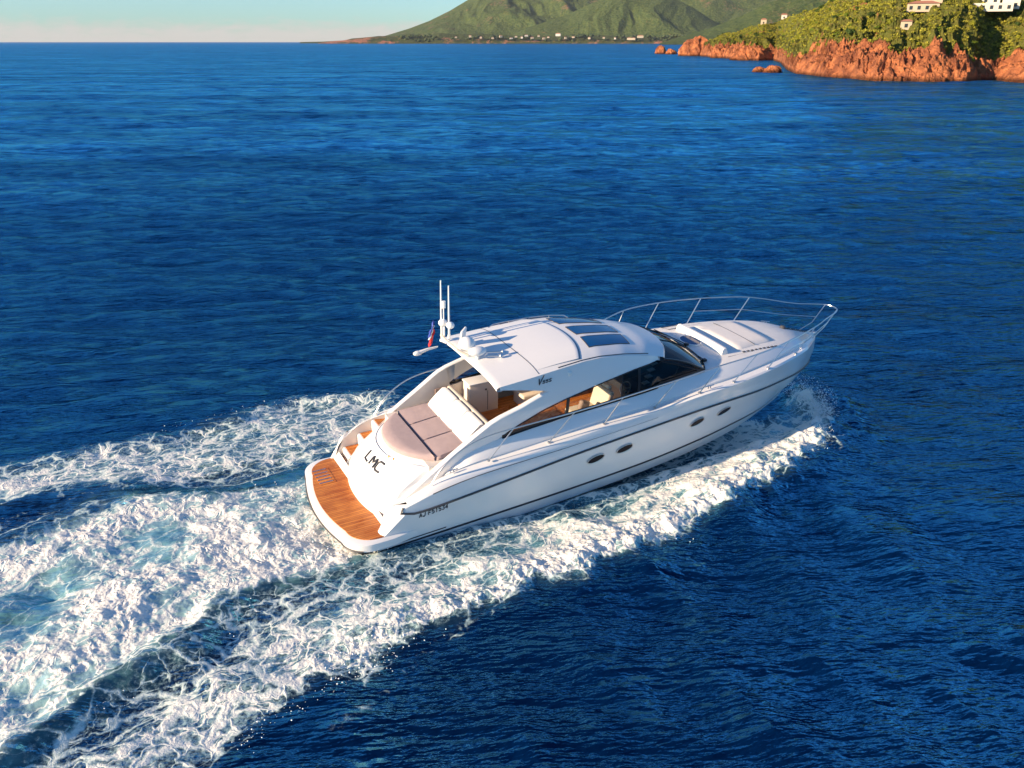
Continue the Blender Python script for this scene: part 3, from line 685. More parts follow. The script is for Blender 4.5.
# aft crescent
cre = MB(); rc = []
for k in range(25):
    u = -1 + 2 * k / 24; e = arc_b(u * 0.985, 1.0); x0 = e.x + 0.03; x1 = 2.74; y = max(-1.31, min(1.31, e.y))
    rc.append([Vector((x0, y, 1.85)), Vector((x0 - 0.01, y, 1.92)), Vector((x0 + 0.04, y, 1.97)), Vector((x0 * .6 + x1 * .4 + 0.02, y, 1.985)), Vector((x1 - 0.03, y, 1.99)), Vector((x1, y, 1.93)), Vector((x1, y, 1.86))])
cre.grid(rc); sp = cre.build('aft_sunpad', M['pad'], yacht, smooth=60)
def flat(z): return lambda x, y: z
zc = lambda x, y: 1.85 + 0.16 * max(0, (x - 2.7)) * 0.6
for q_ in ([(2.78, 1.34), (3.62, 1.28), (3.62, 0.48), (2.78, 0.48)], [(2.78, 0.46), (3.62, 0.46), (3.62, -0.42), (2.78, -0.42)], [(2.78, -0.44), (3.62, -0.44), (3.62, -1.24), (2.78, -1.34)],
           [(3.64, 1.28), (4.02, 1.2), (4.02, 0.48), (3.64, 0.48)], [(3.64, 0.46), (4.02, 0.46), (4.02, -0.42), (3.64, -0.42)], [(3.64, -0.44), (4.02, -0.44), (4.02, -1.16), (3.64, -1.24)]):
    cushion(MB(), q_, 0.12, zc, n=10).build('sunpad_cushion', M['pad'], sp, smooth=60)
MB().box((3.3, 0, 1.42), (1.6, 3.0, 0.84)).build('sunpad_base', M['inner'], yacht)
# fillers beside the pad
fi = MB(); fi.grid([[Vector((2.6, 1.33, 1.84)), Vector((4.2, 1.2, 1.90))], [Vector((2.6, 1.85, 1.72)), Vector((3.6, 1.55, 1.90))]]); fi.build('coaming_filler', M['inner'], yacht); fi = MB(); fi.grid([[Vector((2.6, -1.33, 1.84)), Vector((4.2, -1.2, 1.90))], [Vector((2.6, -1.62, 1.78)), Vector((4.2, -1.55, 1.95))]]); fi.build('coaming_filler', M['inner'], yacht)
bk = MB()
for y0, y1 in ((1.16, 0.36), (0.34, -0.36), (-0.38, -1.16)):
    r_ = []
    for k in range(9):
        y = y0 + (y1 - y0) * k / 8; e = 0.0 if k in (0, 8) else 0.02
        prof = [(3.72, 1.97), (3.62 - e, 2.02), (3.66 - e, 2.12 + e), (3.92, 2.36 + e), (4.05, 2.46 + e), (4.14, 2.45 + e), (4.18, 2.36), (4.10, 2.0)]
        r_.append([Vector((x, y, z)) for x, z in prof])
    bk.grid(r_); bk.poly(r_[0]); bk.poly(r_[-1])
bk.build('sunpad_backrest', M['padw'], yacht, smooth=45)
bb_ = MB(); bb_.box((4.27, 0, 1.95), (0.14, 2.42, 1.02), bev=0.05); bb_.build('settee_back', M['cream'], yacht)
bs = MB(); bs.box((4.62, 0, 1.78), (0.50, 2.4, 0.14), bev=0.05); bs.build('settee_seat', M['taupe'], yacht)
MB().box((4.58, 0, 1.55), (0.42, 2.4, 0.34)).build('settee_base', M['inner'], yacht)
# cockpit sole of teak running into the saloon
MB().box((7.2, 0, 1.46), (6.4, 2.96, 0.04)).build('cockpit_sole', M['teak'], yacht)
wb = MB(); wb.box((5.25, 1.22, 1.90), (0.90, 0.42, 1.0), bev=0.03); wbo = wb.build('wet_bar', M['inner'], yacht)
MB().box((5.25, 1.21, 2.42), (0.96, 0.47, 0.05), bev=0.015).build('wet_bar_top', M['gel'], wbo)
kn = MB(); kn.box((5.30, 0.995, 2.2), (0.05, 0.02, 0.05), bev=0.008); kn.build('door_latch', M['dark'], wbo)
MB().box((5.36, 1.005, 1.85), (0.012, 0.006, 0.6)).build('door_gap', M['rubber'], wbo)
MB().box((4.15, 1.43, 2.22), (0.40, 0.04, 0.17), bev=0.015).build('side_locker', M['taupe'], yacht)
# saloon furniture seen through the windows
so = MB(); so.box((7.15, 0.95, 1.65), (1.7, 0.6, 0.5), bev=0.06); so.box((7.15, 1.26, 2.05), (1.7, 0.16, 0.60), bev=0.06); so.build('saloon_sofa', M['cream'], yacht)
so = MB(); so.box((7.35, -0.95, 1.55), (0.95, 0.75, 0.95), bev=0.08); so.box((7.82, -0.95, 2.15), (0.18, 0.75, 0.9), rot=(0, 0.25, 0), bev=0.06); so.build('companion_seat', M['cream'], yacht)
so = MB(); so.box((7.25, -0.98, 2.18), (0.34, 0.16, 0.30), rot=(0, 0.4, 0.2), bev=0.06); so.build('scatter_cushion', M['taupe'], yacht)
MB().box((6.2, -0.3, 2.05), (0.8, 0.7, 0.04), bev=0.015).build('saloon_table', M['teak'], yacht)
da = MB(); da.prism([(8.95, -1.25, 1.0), (8.85, -1.25, 2.05), (9.1, -1.25, 2.38), (10.9, -1.2, 2.50), (10.9, -1.2, 1.0)], (0, 2.5, 0)); dash = da.build('dashboard', M['dark'], yacht)
whl = MB(); cc = Vector((8.70, -0.85, 2.32)); ax1 = Vector((0, 1, 0)); ax2 = Vector((0.5, 0, 0.86))
whl.tube([cc + ax1 * 0.19 * math.cos(a) + ax2 * 0.19 * math.sin(a) for a in np.linspace(0, 6.283, 24, endpoint=False)], 0.018, 6, closed=True)
for a in (0.5, 2.6, 4.71): whl.tube([cc, cc + ax1 * 0.19 * math.cos(a) + ax2 * 0.19 * math.sin(a)], 0.014, 5)
whl.tube([cc, cc + Vector((0.3, 0, -0.17))], 0.03, 8); whl.build('steering_wheel', M['steel'], yacht)
hsb = MB(); hsb.box((8.2, -0.85, 1.9), (0.5, 0.55, 0.16), bev=0.05); hsb.box((7.98, -0.85, 2.3), (0.14, 0.55, 0.75), bev=0.05); hsb.build('helm_seat', M['cream'], yacht)
for k in range(4): MB().box((9.25 + k * .28, -1.0 + .25 * k, 2.425 + .012 * k), (0.2, 0.16, 0.02), rot=(0, -0.08, 0), bev=.006).build('dash_instrument', M['steel'], dash)

# --- mast, domes, horn, antennas, ensign on the aft edge of the hardtop
ab = MB(); ab.tube([(4.20, 1.35, 3.86), (4.06, 1.2, 3.98), (3.98, 0.7, 4.02), (3.98, 0.0, 4.05), (4.2, -0.15, 3.92)], 0.035, 8); mast = ab.build('antenna_mast', M['cream'], yacht)
for (x, y, z0, z1) in ((4.07, 1.19, 3.9, 5.50), (4.18, 0.95, 3.9, 5.42)):
    MB().tube([(x, y, z0), (x, y, (z0 + z1) / 2), (x, y, z1)], 0.030, 7, taper=[1.0, .9, .6]).build('whip_antenna', M['white'], mast)
p = MB(); p.tube([(4.10, 1.10, 4.0), (4.10, 1.10, 4.80)], 0.014, 6); p.tube([(4.10, 1.10, 4.78), (4.10, 1.10, 4.96)], 0.055, 10); p.build('anchor_light', M['white'], mast)
p = MB(); p.sphere((4.08, 1.12, 4.36), 0.12, sc=(1, 1, .85)); p.sphere((4.20, 0.92, 4.34), 0.11, sc=(1, 1, .85)); p.tube([(4.1, 1.1, 4.0), (4.1, 1.1, 4.35)], 0.03, 6); p.build('satellite_dome', M['white'], mast)
p = MB(); p.tube([(4.10, 0.78, 4.05), (4.10, 0.78, 4.15)], .04, 8); p.box((4.40, 0.58, 4.12), (0.06, 0.24, 0.56), rot=(0.35, 0.3, -0.9), bev=0.02); p.tube([(4.35, .58, 3.8), (4.35, .58, 4.0)], .05, 8); p.build('radar_scanner', M['white'], mast)
p = MB(); p.sphere((4.30, 0.12, 4.10), 0.22, sc=(1, 1, .9)); p.tube([(4.30, .12, 3.8), (4.30, .12, 4.0)], .12, 12); p.build('tv_dome', M['white'], mast)
p = MB(); p.sphere((4.42, -0.22, 4.02), 0.20, sc=(1.25, .9, .55)); p.tube([(4.42, -.22, 3.8), (4.42, -.22, 4.0)], .05, 8); p.build('gps_dome', M['white'], mast)
p = MB(); p.tube([(4.62, -0.30, 3.98), (5.0, -0.42, 3.98), (5.03, -0.43, 3.98)], .03, 8, taper=[.6, .8, 2]); p.tube([(4.62, -0.38, 3.92), (4.9, -0.50, 3.92), (4.93, -0.51, 3.92)], .03, 8, taper=[.6, .8, 2]); p.build('air_horn', M['steel'], mast)
fs = MB(); fs.tube([(4.0, 1.30, 3.62), (3.7, 1.30, 3.60), (3.42, 1.30, 3.54)], 0.04, 8, taper=[.6, 1.0, 1.5]); fs.sphere((3.42, 1.3, 3.54), 0.085, sc=(1.5, .8, .8)); fs.build('searchlight_arm', M['white'], mast)
def flag(z0, z1, mt, nm):
    m = MB(); r_ = []
    for i in range(9):
        t = i / 8; r_.append([Vector((3.90 - 0.16 * t + 0.03 * math.sin(5 * s + 4 * t), 1.26 + 0.05 * math.sin(6 * t + 2 * s), z0 + (z1 - z0) * s - 0.34 * t)) for s in np.linspace(0, 1, 5)])
    m.grid(r_); m.grid([[p + Vector((.0, .004, .0)) for p in r] for r in r_]); return m.build(nm, mt, mast)
flag(4.02, 4.22, M['red'], 'ensign_red_band'); flag(4.22, 4.28, M['white'], 'ensign_white_band'); flag(4.28, 4.42, M['blue'], 'ensign_blue_band')

WARP[0] = False
# ------------------------------------------------------------------ noise on arrays (world coordinates)
_prm = np.random.RandomState(11)
_perm = _prm.permutation(4096).astype(np.int64)
_gx = np.cos(_prm.rand(4096) * 2 * np.pi); _gy = np.sin(_prm.rand(4096) * 2 * np.pi)
_ang = _prm.rand(4096) * 2 * np.pi; _gx, _gy = np.cos(_ang), np.sin(_ang)
def gnoise(x, y, seed=0):
    xi = np.floor(x).astype(np.int64); yi = np.floor(y).astype(np.int64); xf = x - xi; yf = y - yi
    def h(a, b): return _perm[(_perm[(a + seed * 131) & 4095] + b) & 4095]
    u = xf * xf * xf * (xf * (xf * 6 - 15) + 10); v = yf * yf * yf * (yf * (yf * 6 - 15) + 10)
    def d(a, b, fx, fy): k = h(a, b); return _gx[k] * fx + _gy[k] * fy
    n00 = d(xi, yi, xf, yf); n10 = d(xi + 1, yi, xf - 1, yf); n01 = d(xi, yi + 1, xf, yf - 1); n11 = d(xi + 1, yi + 1, xf - 1, yf - 1)
    return 1.5 * ((n00 * (1 - u) + n10 * u) * (1 - v) + (n01 * (1 - u) + n11 * u) * v)
def fbm(x, y, oct=4, seed=0, rid=False, gain=0.5):
    a, s, t = 1.0, 0.0, 0.0
    for k in range(oct):
        n = gnoise(x * 2 ** k + 17.3 * k, y * 2 ** k - 9.1 * k, seed + k)
        if rid: n = 1 - 2 * np.abs(n)
        s = s + a * n; t += a; a *= gain
    return s / t
def smooth(a, b, x):
    t = np.clip((x - a) / (b - a), 0, 1); return t * t * (3 - 2 * t)
def poly_sd(px, py, poly):
    """signed distance to a polygon, positive inside"""
    d = np.full(px.shape, 1e9); ins = np.zeros(px.shape, bool); n = len(poly)
    for i in range(n):
        ax, ay = poly[i]; bx, by = poly[(i + 1) % n]; ex, ey = bx - ax, by - ay
        t = np.clip(((px - ax) * ex + (py - ay) * ey) / (ex * ex + ey * ey + 1e-9), 0, 1)
        d = np.minimum(d, (px - ax - t * ex) ** 2 + (py - ay - t * ey) ** 2)
        c = ((ay > py) != (by > py)) & (px < (bx - ax) * (py - ay) / (by - ay + 1e-12) + ax); ins ^= c
    d = np.sqrt(d); return np.where(ins, d, -d)
def line_d(px, py, ln):
    d = np.full(px.shape, 1e9); par = np.zeros(px.shape); n = len(ln) - 1
    for i in range(n):
        ax, ay = ln[i]; bx, by = ln[i + 1]; ex, ey = bx - ax, by - ay
        t = np.clip(((px - ax) * ex + (py - ay) * ey) / (ex * ex + ey * ey + 1e-9), 0, 1)
        q = (px - ax - t * ex) ** 2 + (py - ay - t * ey) ** 2; m = q < d; d = np.where(m, q, d); par = np.where(m, (i + t) / n, par)
    return np.sqrt(d), par
# outlines of the foam on the water, metres
W = {
    'A_band': [(10.49, 25.67), (10.55, 24.61), (10.03, 23.33), (8.79, 21.33), (7.84, 20.15), (6.74, 19.49), (5.81, 18.67), (4.69, 17.71), (4.07, 17.05), (3.43, 16.83), (3.0, 16.34), (2.02, 15.86), (1.06, 15.19), (0.17, 14.84), (-0.67, 14.17), (-1.47, 13.69), (-2.24, 13.3), (-2.65, 12.67), (-3.43, 12.24), (-3.89, 11.79), (-4.34, 11.4), (-4.71, 10.87), (-4.87, 10.38), (-5.18, 9.75), (-5.6, 8.0), (-9.0, 8.0), (-7.91, 9.75), (-7.58, 10.38), (-7.12, 11.21), (-6.62, 12.19), (-5.95, 13.6), (-5.17, 14.5), (-4.05, 15.26), (-3.25, 16.18), (-1.97, 16.83), (-0.3, 17.81), (1.81, 19.18), (3.86, 20.38), (5.55, 21.77), (7.32, 23.48), (9.12, 25.83), (10.05, 27.17)],
    'B_wake': [(-3.9, 20.6), (-5.52, 20.85), (-6.17, 20.27), (-6.86, 19.93), (-7.8, 19.71), (-8.64, 19.39), (-9.67, 19.28), (-10.84, 18.92), (-11.77, 18.18), (-12.4, 17.05), (-13.92, 16.42), (-18.54, 13.6), (-16, 7.0), (-9.5, 7.0), (-8.4, 9.75), (-8.18, 10.55), (-7.71, 11.33), (-7.18, 12.19), (-6.45, 13.3), (-6.1, 14.07), (-5.64, 14.63), (-4.71, 15.26), (-3.7, 15.79), (-2.99, 16.42), (-2.2, 17.3)],
    'C_port': [(-3.6, 26.9), (-5.32, 26.71), (-6.35, 26.62), (-7.34, 26.35), (-8.24, 25.83), (-8.96, 24.85), (-9.95, 23.92), (-10.68, 23.33), (-11.69, 22.77), (-12.42, 22.36), (-13.6, 21.71), (-14.82, 21.27), (-16.85, 20.85), (-21.36, 19.71), (-19.24, 16.0), (-14.28, 17.71), (-13.1, 18.28), (-12.16, 18.92), (-11.01, 19.28), (-9.69, 19.34), (-8.35, 19.34), (-7.43, 19.82), (-6.45, 20.27), (-5.47, 20.85), (-4.6, 21.8), (-3.8, 24.38)],
    'gap_CB': [(-9.6, 19.9), (-8.68, 20.47), (-7.74, 21.05), (-6.81, 21.3), (-6.03, 21.1), (-6.73, 20.27), (-7.5, 19.6), (-8.2, 19.28), (-8.91, 19.39)],
    'gap_L': [(-14.85, 17.0), (-12.91, 17.95), (-11.72, 18.57), (-10.31, 18.92), (-10.03, 18.57), (-11.08, 17.81), (-11.67, 17.05), (-12.04, 16.42), (-14.07, 15.83)],
    'gap_L2': [(-11.95, 14.07), (-10.75, 14.17), (-9.94, 14.63), (-9.73, 14.3), (-10.14, 13.45), (-11.28, 13.01)],
    'gap_AB': [(-3.03, 15.94), (-2.38, 16.22), (-1.02, 17.05), (-1.89, 16.02), (-2.93, 15.26), (-3.94, 14.73), (-4.43, 14.07), (-5.27, 13.36), (-5.55, 12.67), (-5.96, 11.94), (-6.72, 11.1), (-7.11, 10.44), (-7.6, 9.4), (-7.8, 9.8), (-7.04, 11.45), (-6.48, 12.32), (-5.85, 13.6), (-5.02, 14.73), (-4.05, 15.26)],
    'aqua': [(-9.74, 17.05), (-9.13, 17.95), (-7.95, 18.18), (-7.27, 17.26), (-7.5, 16.22), (-8.55, 15.94)],
    'aqua2': [(-12.27, 15.26), (-11.49, 15.45), (-10.43, 16.02), (-9.33, 15.64), (-9.69, 14.56), (-10.43, 13.6), (-11.06, 13.3)],
    'sheet': [(9.61, 26.89), (10.26, 27.26), (10.3, 25.5), (9.36, 23.48), (7.34, 20.85), (5.0, 19.18), (3.26, 18.18), (2.24, 18.18), (4.12, 20.27), (6.24, 22.23), (8.38, 25.01)],
}
crestA = [(10.3, 25.6), (10.1, 24.4), (9.2, 22.6), (8.2, 21.1), (6.6, 19.9), (5.0, 18.6), (3.2, 17.3), (1.4, 16.1), (-0.6, 14.9), (-2.2, 13.9), (-3.6, 12.8)]
trailA = [(0.3, 14.6), (-1.28, 13.6), (-1.9, 12.9), (-2.5, 12.19), (-3.22, 11.21)]
# ------------------------------------------------------------------ the sea: one sheet, fine near the boat and coarser towards the horizon
rs = [7.5]
while rs[-1] < 45000: rs.append(rs[-1] + max(0.034, min(rs[-1] ** 2 / 9800.0, rs[-1] * 0.06)))
rs = np.array(rs)
az = np.concatenate([np.linspace(-180, -46, 60, endpoint=False), np.linspace(-46, 46, 1240, endpoint=False), np.linspace(46, 180, 60)]) * np.pi / 180
RR, AA = np.meshgrid(rs, az, indexing='ij')
X = RR * np.sin(AA); Y = RR * np.cos(AA)
DR = np.gradient(rs)[:, None] + 0 * AA; DA = RR * (np.gradient(az)[None, :])
cell = np.maximum(DR, np.abs(DA))
Z = np.zeros_like(X)
def wave(th, lam, amp, seed, stretch=2.6, rid=False, al=0.5, far=1.0):
    """noise waves whose crests run across direction th"""
    global Z
    fade = smooth(al, al * 0.4, cell / lam) * (1 + (far - 1) * smooth(50, 160, RR))
    m = fade > 0.001
    c, s = math.cos(th), math.sin(th); x, y = X[m], Y[m]
    u = (x * c + y * s) / lam; v = (-x * s + y * c) / (lam * stretch)
    n = gnoise(u, v, seed)
    if rid: n = (1 - 2 * np.abs(n)) * 0.9
    Z[m] += amp * fade[m] * n
wave(math.radians(98), 30, 0.22, 1, al=0.8, far=2.0); wave(math.radians(80), 13, 0.15, 2, al=1.2, far=2.2); wave(math.radians(104), 7.0, 0.085, 3, al=2.2, far=2.6); wave(math.radians(84), 4.6, 0.07, 15, 2.0, al=3.0, far=3.6)
wave(math.radians(75), 3.4, 0.11, 4, 2.4, True, al=1.5); wave(math.radians(108), 2.1, 0.085, 5, 2.2, True, al=2.0); wave(math.radians(76), 1.15, 0.065, 6, 1.9, al=2.2); wave(math.radians(125), 0.65, 0.022, 8, 1.7, al=1.2)
wave(math.radians(85), 90, 0.35, 9, 3)
_z0 = Z.copy(); Z[:] = 0
wave(math.radians(22), 3.0, 0.16, 12, 2.2, True); wave(math.radians(35), 1.3, 0.07, 13, 2.2, True); wave(math.radians(10), 0.6, 0.012, 14, 2.0)
Z *= smooth(26, 15, Y) * smooth(-3, 2, X); Z += _z0
foam = np.zeros_like(X); milk = np.zeros_like(X); aer = np.zeros_like(X)
near = (RR < 40) & (np.abs(AA) < 1.2) & (X > -24) & (X < 16)
x, y = X[near], Y[near]
wob = 0.35 * fbm(x * 0.9, y * 0.9, 3, 21); wob2 = 0.35 * fbm(x * 0.9 + 40, y * 0.9, 3, 25)
fine = fbm(x * 2.6, y * 2.6, 4, 31)
xx, yy = x + wob, y + wob2
sA, sB, sC = (poly_sd(xx, yy, W[k]) for k in ('A_band', 'B_wake', 'C_port'))
g1, g2, g3, g4 = (poly_sd(xx, yy, W[k]) for k in ('gap_CB', 'gap_L', 'gap_L2', 'gap_AB'))
a1, a2, sh = (poly_sd(x, y, W[k]) for k in ('aqua', 'aqua2', 'sheet'))
dcr, pcr = line_d(xx, yy, crestA); dtr, _ = line_d(xx, yy, trailA)
# distance along the boat's heading, measured from the stern (aft is negative)
ca, sa = math.cos(PSI), math.sin(PSI)
along = (x + 4.96) * ca + (y - 17.98) * sa; across = -(x + 4.96) * sa + (y - 17.98) * ca
patch = fbm(x * 0.45, y * 0.45, 3, 55)
dA = smooth(-0.30, 0.5, sA) * (0.64 + 0.14 * smooth(1.6, 0.1, dcr) + 0.08 * smooth(3, 10, along) + 0.34 * patch)
dA *= 1 - 0.10 * smooth(0.1, 0.9, sh) * smooth(3, 8, along)
dB = smooth(-0.35, 0.7, sB) * (0.76 + 0.42 * patch - 0.25 * smooth(-5, -10, along) * smooth(0.0, 0.5, fbm(x * 0.5 + 9, y * 0.5, 3, 57) + 0.25))
dC = smooth(-0.45, 0.9, sC) * (0.62 + 0.26 * smooth(0.4, 2.0, sC) * smooth(-2, -9, along) + 0.22 * patch)
F = np.maximum(np.maximum(dA, dB), dC)
for g, k in ((g1, .34), (g2, .6), (g3, .65), (g4, .30)): F *= 1 - k * smooth(-0.35, 0.35, g)
F = np.maximum(F, 0.34 * smooth(0.35, 0.0, dtr))
F += 0.16 * fine * smooth(0.05, 0.3, F)
aq = np.maximum(smooth(-0.4, 0.5, a1), smooth(-0.4, 0.6, a2))
F = F * (1 - 0.25 * aq)
nh = smooth(-4.2, -2.8, across) * (across < 0) * smooth(-1, 1, along) * smooth(16.2, 14.5, along)
F = np.maximum(F, smooth(-0.3, 0.5, sh) * smooth(17.2, 14.5, along) * 0.80)
F *= 1 + 0.30 * gnoise(x * 0.9, y * 0.9, 66) * smooth(-0.2, 0.8, sh) * smooth(9, 13, along)
F = np.maximum(F, nh * (0.60 + 0.3 * patch))
F = np.maximum.reduce([F, 0.58 * smooth(-0.6, 0.3, g4), 0.50 * smooth(-1.5, -0.3, sA) * smooth(-1.5, -0.3, sB) * smooth(3, 0, along), 0.50 * smooth(-0.4, 0.3, g1), 0.38 * smooth(-0.5, 0.2, g2), 0.42 * smooth(-0.4, 0.3, g3)]) 
F += 0.10 * fine * smooth(0.05, 0.3, F)
foam[near] = np.clip(F, 0, 1.1); milk[near] = smooth(-0.2, 1.0, sB)
ae = np.maximum.reduce([smooth(-0.9, 1.0, sB), 0.75 * smooth(-0.3, 1.0, sA) * smooth(-6, 6, along), 0.35 * smooth(-0.3, 1.6, sC), 0.8 * smooth(-0.2, 0.6, sh) ])
for g in (g1, g2, g4): ae *= 1 - 0.85 * smooth(-0.5, 0.3, g)
aer[near] = np.clip(ae * (0.75 + 0.25 * patch) + 0.35 * aq, 0, 1)
# relief of the wake
bf = smooth(-6, 15, along)
crest = (0.10 + 0.36 * bf ** 1.5) * np.exp(-(dcr / (0.7 + 0.5 * bf)) ** 2)
lump = fbm(x * 2.2, y * 2.2, 5, 41, gain=0.6); lump2 = fbm(x * 0.55, y * 0.55, 3, 47)
cel = fbm(x * 3.1 + 0.5 * lump, y * 3.1, 4, 43, rid=True, gain=0.6)
jag = 1 + 0.55 * fbm(x * 1.4 + 3, y * 1.4, 4, 63)
dz = crest * jag
dz = dz + smooth(0.25, 0.9, F) * (0.07 * lump + 0.03 * cel) * (0.6 + 0.9 * smooth(0.8, 0, dcr) + 0.5 * smooth(0, 1, sB))
dz = dz + smooth(0, 1.5, sB) * (0.22 * lump2 + 0.05) - 0.22 * smooth(-0.3, 1.0, g1) - 0.12 * smooth(-.3, .8, g4)
rim = smooth(-0.4, 0.3, sB) * smooth(1.0, 0.3, sB) * smooth(-1, -3, along); dz = dz + 0.20 * rim
rimC = smooth(-0.4, 0.3, sC) * smooth(1.2, 0.4, sC); dz = dz + 0.14 * rimC
# flat water under the hull and platform so that nothing pokes through the boat
inside = smooth(0.2, -0.5, np.abs(across) - 1.9) * smooth(0.3, 1.2, along) * smooth(17.5, 16, along)
zz = (Z[near] * 0.8 + dz) * (1 - inside) - 0.35 * inside
Z[near] = zz
nr, na = X.shape
verts = np.empty((nr * na, 3), np.float32); verts[:, 0] = X.ravel(); verts[:, 1] = Y.ravel(); verts[:, 2] = Z.ravel()
i, j = np.meshgrid(np.arange(nr - 1), np.arange(na - 1), indexing='ij'); a = (i * na + j).ravel()
faces = np.stack([a, a + 1, a + na + 1, a + na], 1)
me = bpy.data.meshes.new('sea')
inner = np.array([[0, 0, 0]], np.float32)
nv = len(verts) + 1; me.vertices.add(nv); me.vertices.foreach_set('co', np.concatenate([verts, inner]).ravel())
tri = np.stack([np.full(na - 1, nv - 1), np.arange(na - 1) + 1, np.arange(na - 1)], 1)
lv = np.concatenate([faces[:, ::-1].ravel(), tri[:, ::-1].ravel()]).astype(np.int32)
tot = np.concatenate([np.full(len(faces), 4), np.full(len(tri), 3)]).astype(np.int32)
st_ = np.concatenate([[0], np.cumsum(tot)[:-1]]).astype(np.int32)
me.loops.add(len(lv)); me.loops.foreach_set('vertex_index', lv)
me.polygons.add(len(tot)); me.polygons.foreach_set('loop_start', st_); me.polygons.foreach_set('loop_total', tot)
me.polygons.foreach_set('use_smooth', np.ones(len(tot), bool))
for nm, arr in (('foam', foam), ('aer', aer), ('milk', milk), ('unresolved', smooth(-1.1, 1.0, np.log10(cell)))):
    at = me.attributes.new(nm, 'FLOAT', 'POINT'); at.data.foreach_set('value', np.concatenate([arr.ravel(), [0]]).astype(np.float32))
me.update(calc_edges=True)
sea = bpy.data.objects.new('sea', me); COL.objects.link(sea); tag(sea, kind='structure')
def sea_mat():
    m = bpy.data.materials.new('sea_water'); m.use_nodes = True; nt = m.node_tree; nt.nodes.clear(); N = nt.nodes.new; Lk = nt.links.new
    def math_(op, a=None, b=None, c=None, cl=False):
        n = N('ShaderNodeMath'); n.operation = op; n.use_clamp = cl
        for k, v in enumerate((a, b, c)):
            if v is None: continue
            if isinstance(v, (int, float)): n.inputs[k].default_value = v
            else: Lk(v, n.inputs[k])
        return n.outputs[0]
    def noise(vec, sc, det=4, rough=0.5):
        n = N('ShaderNodeTexNoise'); n.inputs['Scale'].default_value = sc; n.inputs['Detail'].default_value = det; n.inputs['Roughness'].default_value = rough; Lk(vec, n.inputs['Vector']); return n
    def mapr(v, a, b, c=0.0, d=1.0, sm=True):
        n = N('ShaderNodeMapRange'); n.interpolation_type = 'SMOOTHSTEP' if sm else 'LINEAR'
        for k, q in zip(('From Min', 'From Max', 'To Min', 'To Max'), (a, b, c, d)): n.inputs[k].default_value = q
        Lk(v, n.inputs['Value']); return n.outputs[0]
    def mapping(vec, rot, sc):
        n = N('ShaderNodeMapping'); n.vector_type = 'TEXTURE'; n.inputs['Rotation'].default_value = (0, 0, math.radians(rot)); n.inputs['Scale'].default_value = tuple(1 / q for q in sc); Lk(vec, n.inputs['Vector']); return n.outputs[0]
    tc = N('ShaderNodeTexCoord'); P = tc.outputs['Object']
    af = N('ShaderNodeAttribute'); af.attribute_name = 'foam'; aa = N('ShaderNodeAttribute'); aa.attribute_name = 'aer'
    foam_, aer_ = af.outputs['Fac'], aa.outputs['Fac']
    # warped coordinates for the lace
    nw = noise(P, 1.1, 3); vm = N('ShaderNodeVectorMath'); vm.operation = 'SUBTRACT'; Lk(nw.outputs['Color'], vm.inputs[0]); vm.inputs[1].default_value = (.5, .5, .5)
    vs = N('ShaderNodeVectorMath'); vs.operation = 'SCALE'; Lk(vm.outputs[0], vs.inputs[0]); vs.inputs['Scale'].default_value = 1.3
    va = N('ShaderNodeVectorMath'); va.operation = 'ADD'; Lk(P, va.inputs[0]); Lk(vs.outputs[0], va.inputs[1])
    nw2 = noise(P, 5.0, 3); vm2 = N('ShaderNodeVectorMath'); vm2.operation = 'SUBTRACT'; Lk(nw2.outputs['Color'], vm2.inputs[0]); vm2.inputs[1].default_value = (.5, .5, .5)
    vs2 = N('ShaderNodeVectorMath'); vs2.operation = 'SCALE'; Lk(vm2.outputs[0], vs2.inputs[0]); vs2.inputs['Scale'].default_value = 0.16
    vb = N('ShaderNodeVectorMath'); vb.operation = 'ADD'; Lk(va.outputs[0], vb.inputs[0]); Lk(vs2.outputs[0], vb.inputs[1])
    lace_in = mapping(vb.outputs[0], 32, (0.6, 1.0, 1.0))
    def vor(vec, sc):
        n = N('ShaderNodeTexVoronoi'); n.voronoi_dimensions = '2D'; n.feature = 'DISTANCE_TO_EDGE'; n.inputs['Scale'].default_value = sc; Lk(vec, n.inputs['Vector']); return n.outputs['Distance']
    e1, e2, e3 = vor(lace_in, 1.3), vor(lace_in, 3.1), vor(lace_in, 7.5)
    nz = noise(P, 2.3, 5, 0.6).outputs[0]; nf = noise(P, 12, 4, 0.7).outputs[0]
    T = math_('MULTIPLY_ADD', math_('SUBTRACT', nz, 0.5), 0.55, foam_)
    m1 = math_('SUBTRACT', math_('MULTIPLY_ADD', T, 0.30, -0.05), e1)
    m2 = math_('SUBTRACT', math_('MULTIPLY_ADD', T, 0.55, -0.20), e2)
    m3 = math_('SUBTRACT', math_('MULTIPLY_ADD', T, 0.95, -0.56), e3)
    mm = math_('MAXIMUM', math_('MAXIMUM', m1, m2), m3)
    mm = math_('MULTIPLY_ADD', math_('SUBTRACT', nf, 0.5), 0.16, mm)
    gate = mapr(foam_, 0.03, 0.22)
    mask = math_('MULTIPLY', mapr(mm, -0.01, 0.10), gate, cl=True)
    # thin veil of foam specks round the lace
    veil = math_('MULTIPLY', mapr(math_('MULTIPLY_ADD', foam_, 0.5, math_('MULTIPLY', nf, 0.9)), 0.62, 0.95), mapr(foam_, 0.15, 0.6, 0, 0.75), cl=True)
    mask = math_('MAXIMUM', mask, veil)
    am_ = N('ShaderNodeAttribute'); am_.attribute_name = 'milk'; milk = math_('MULTIPLY', mapr(T, 0.32, 0.85, 0, 0.85), am_.outputs['Fac'])
    mask = math_('MAXIMUM', mask, milk)
    # water colour
    big = noise(P, 0.05, 3).outputs[0]
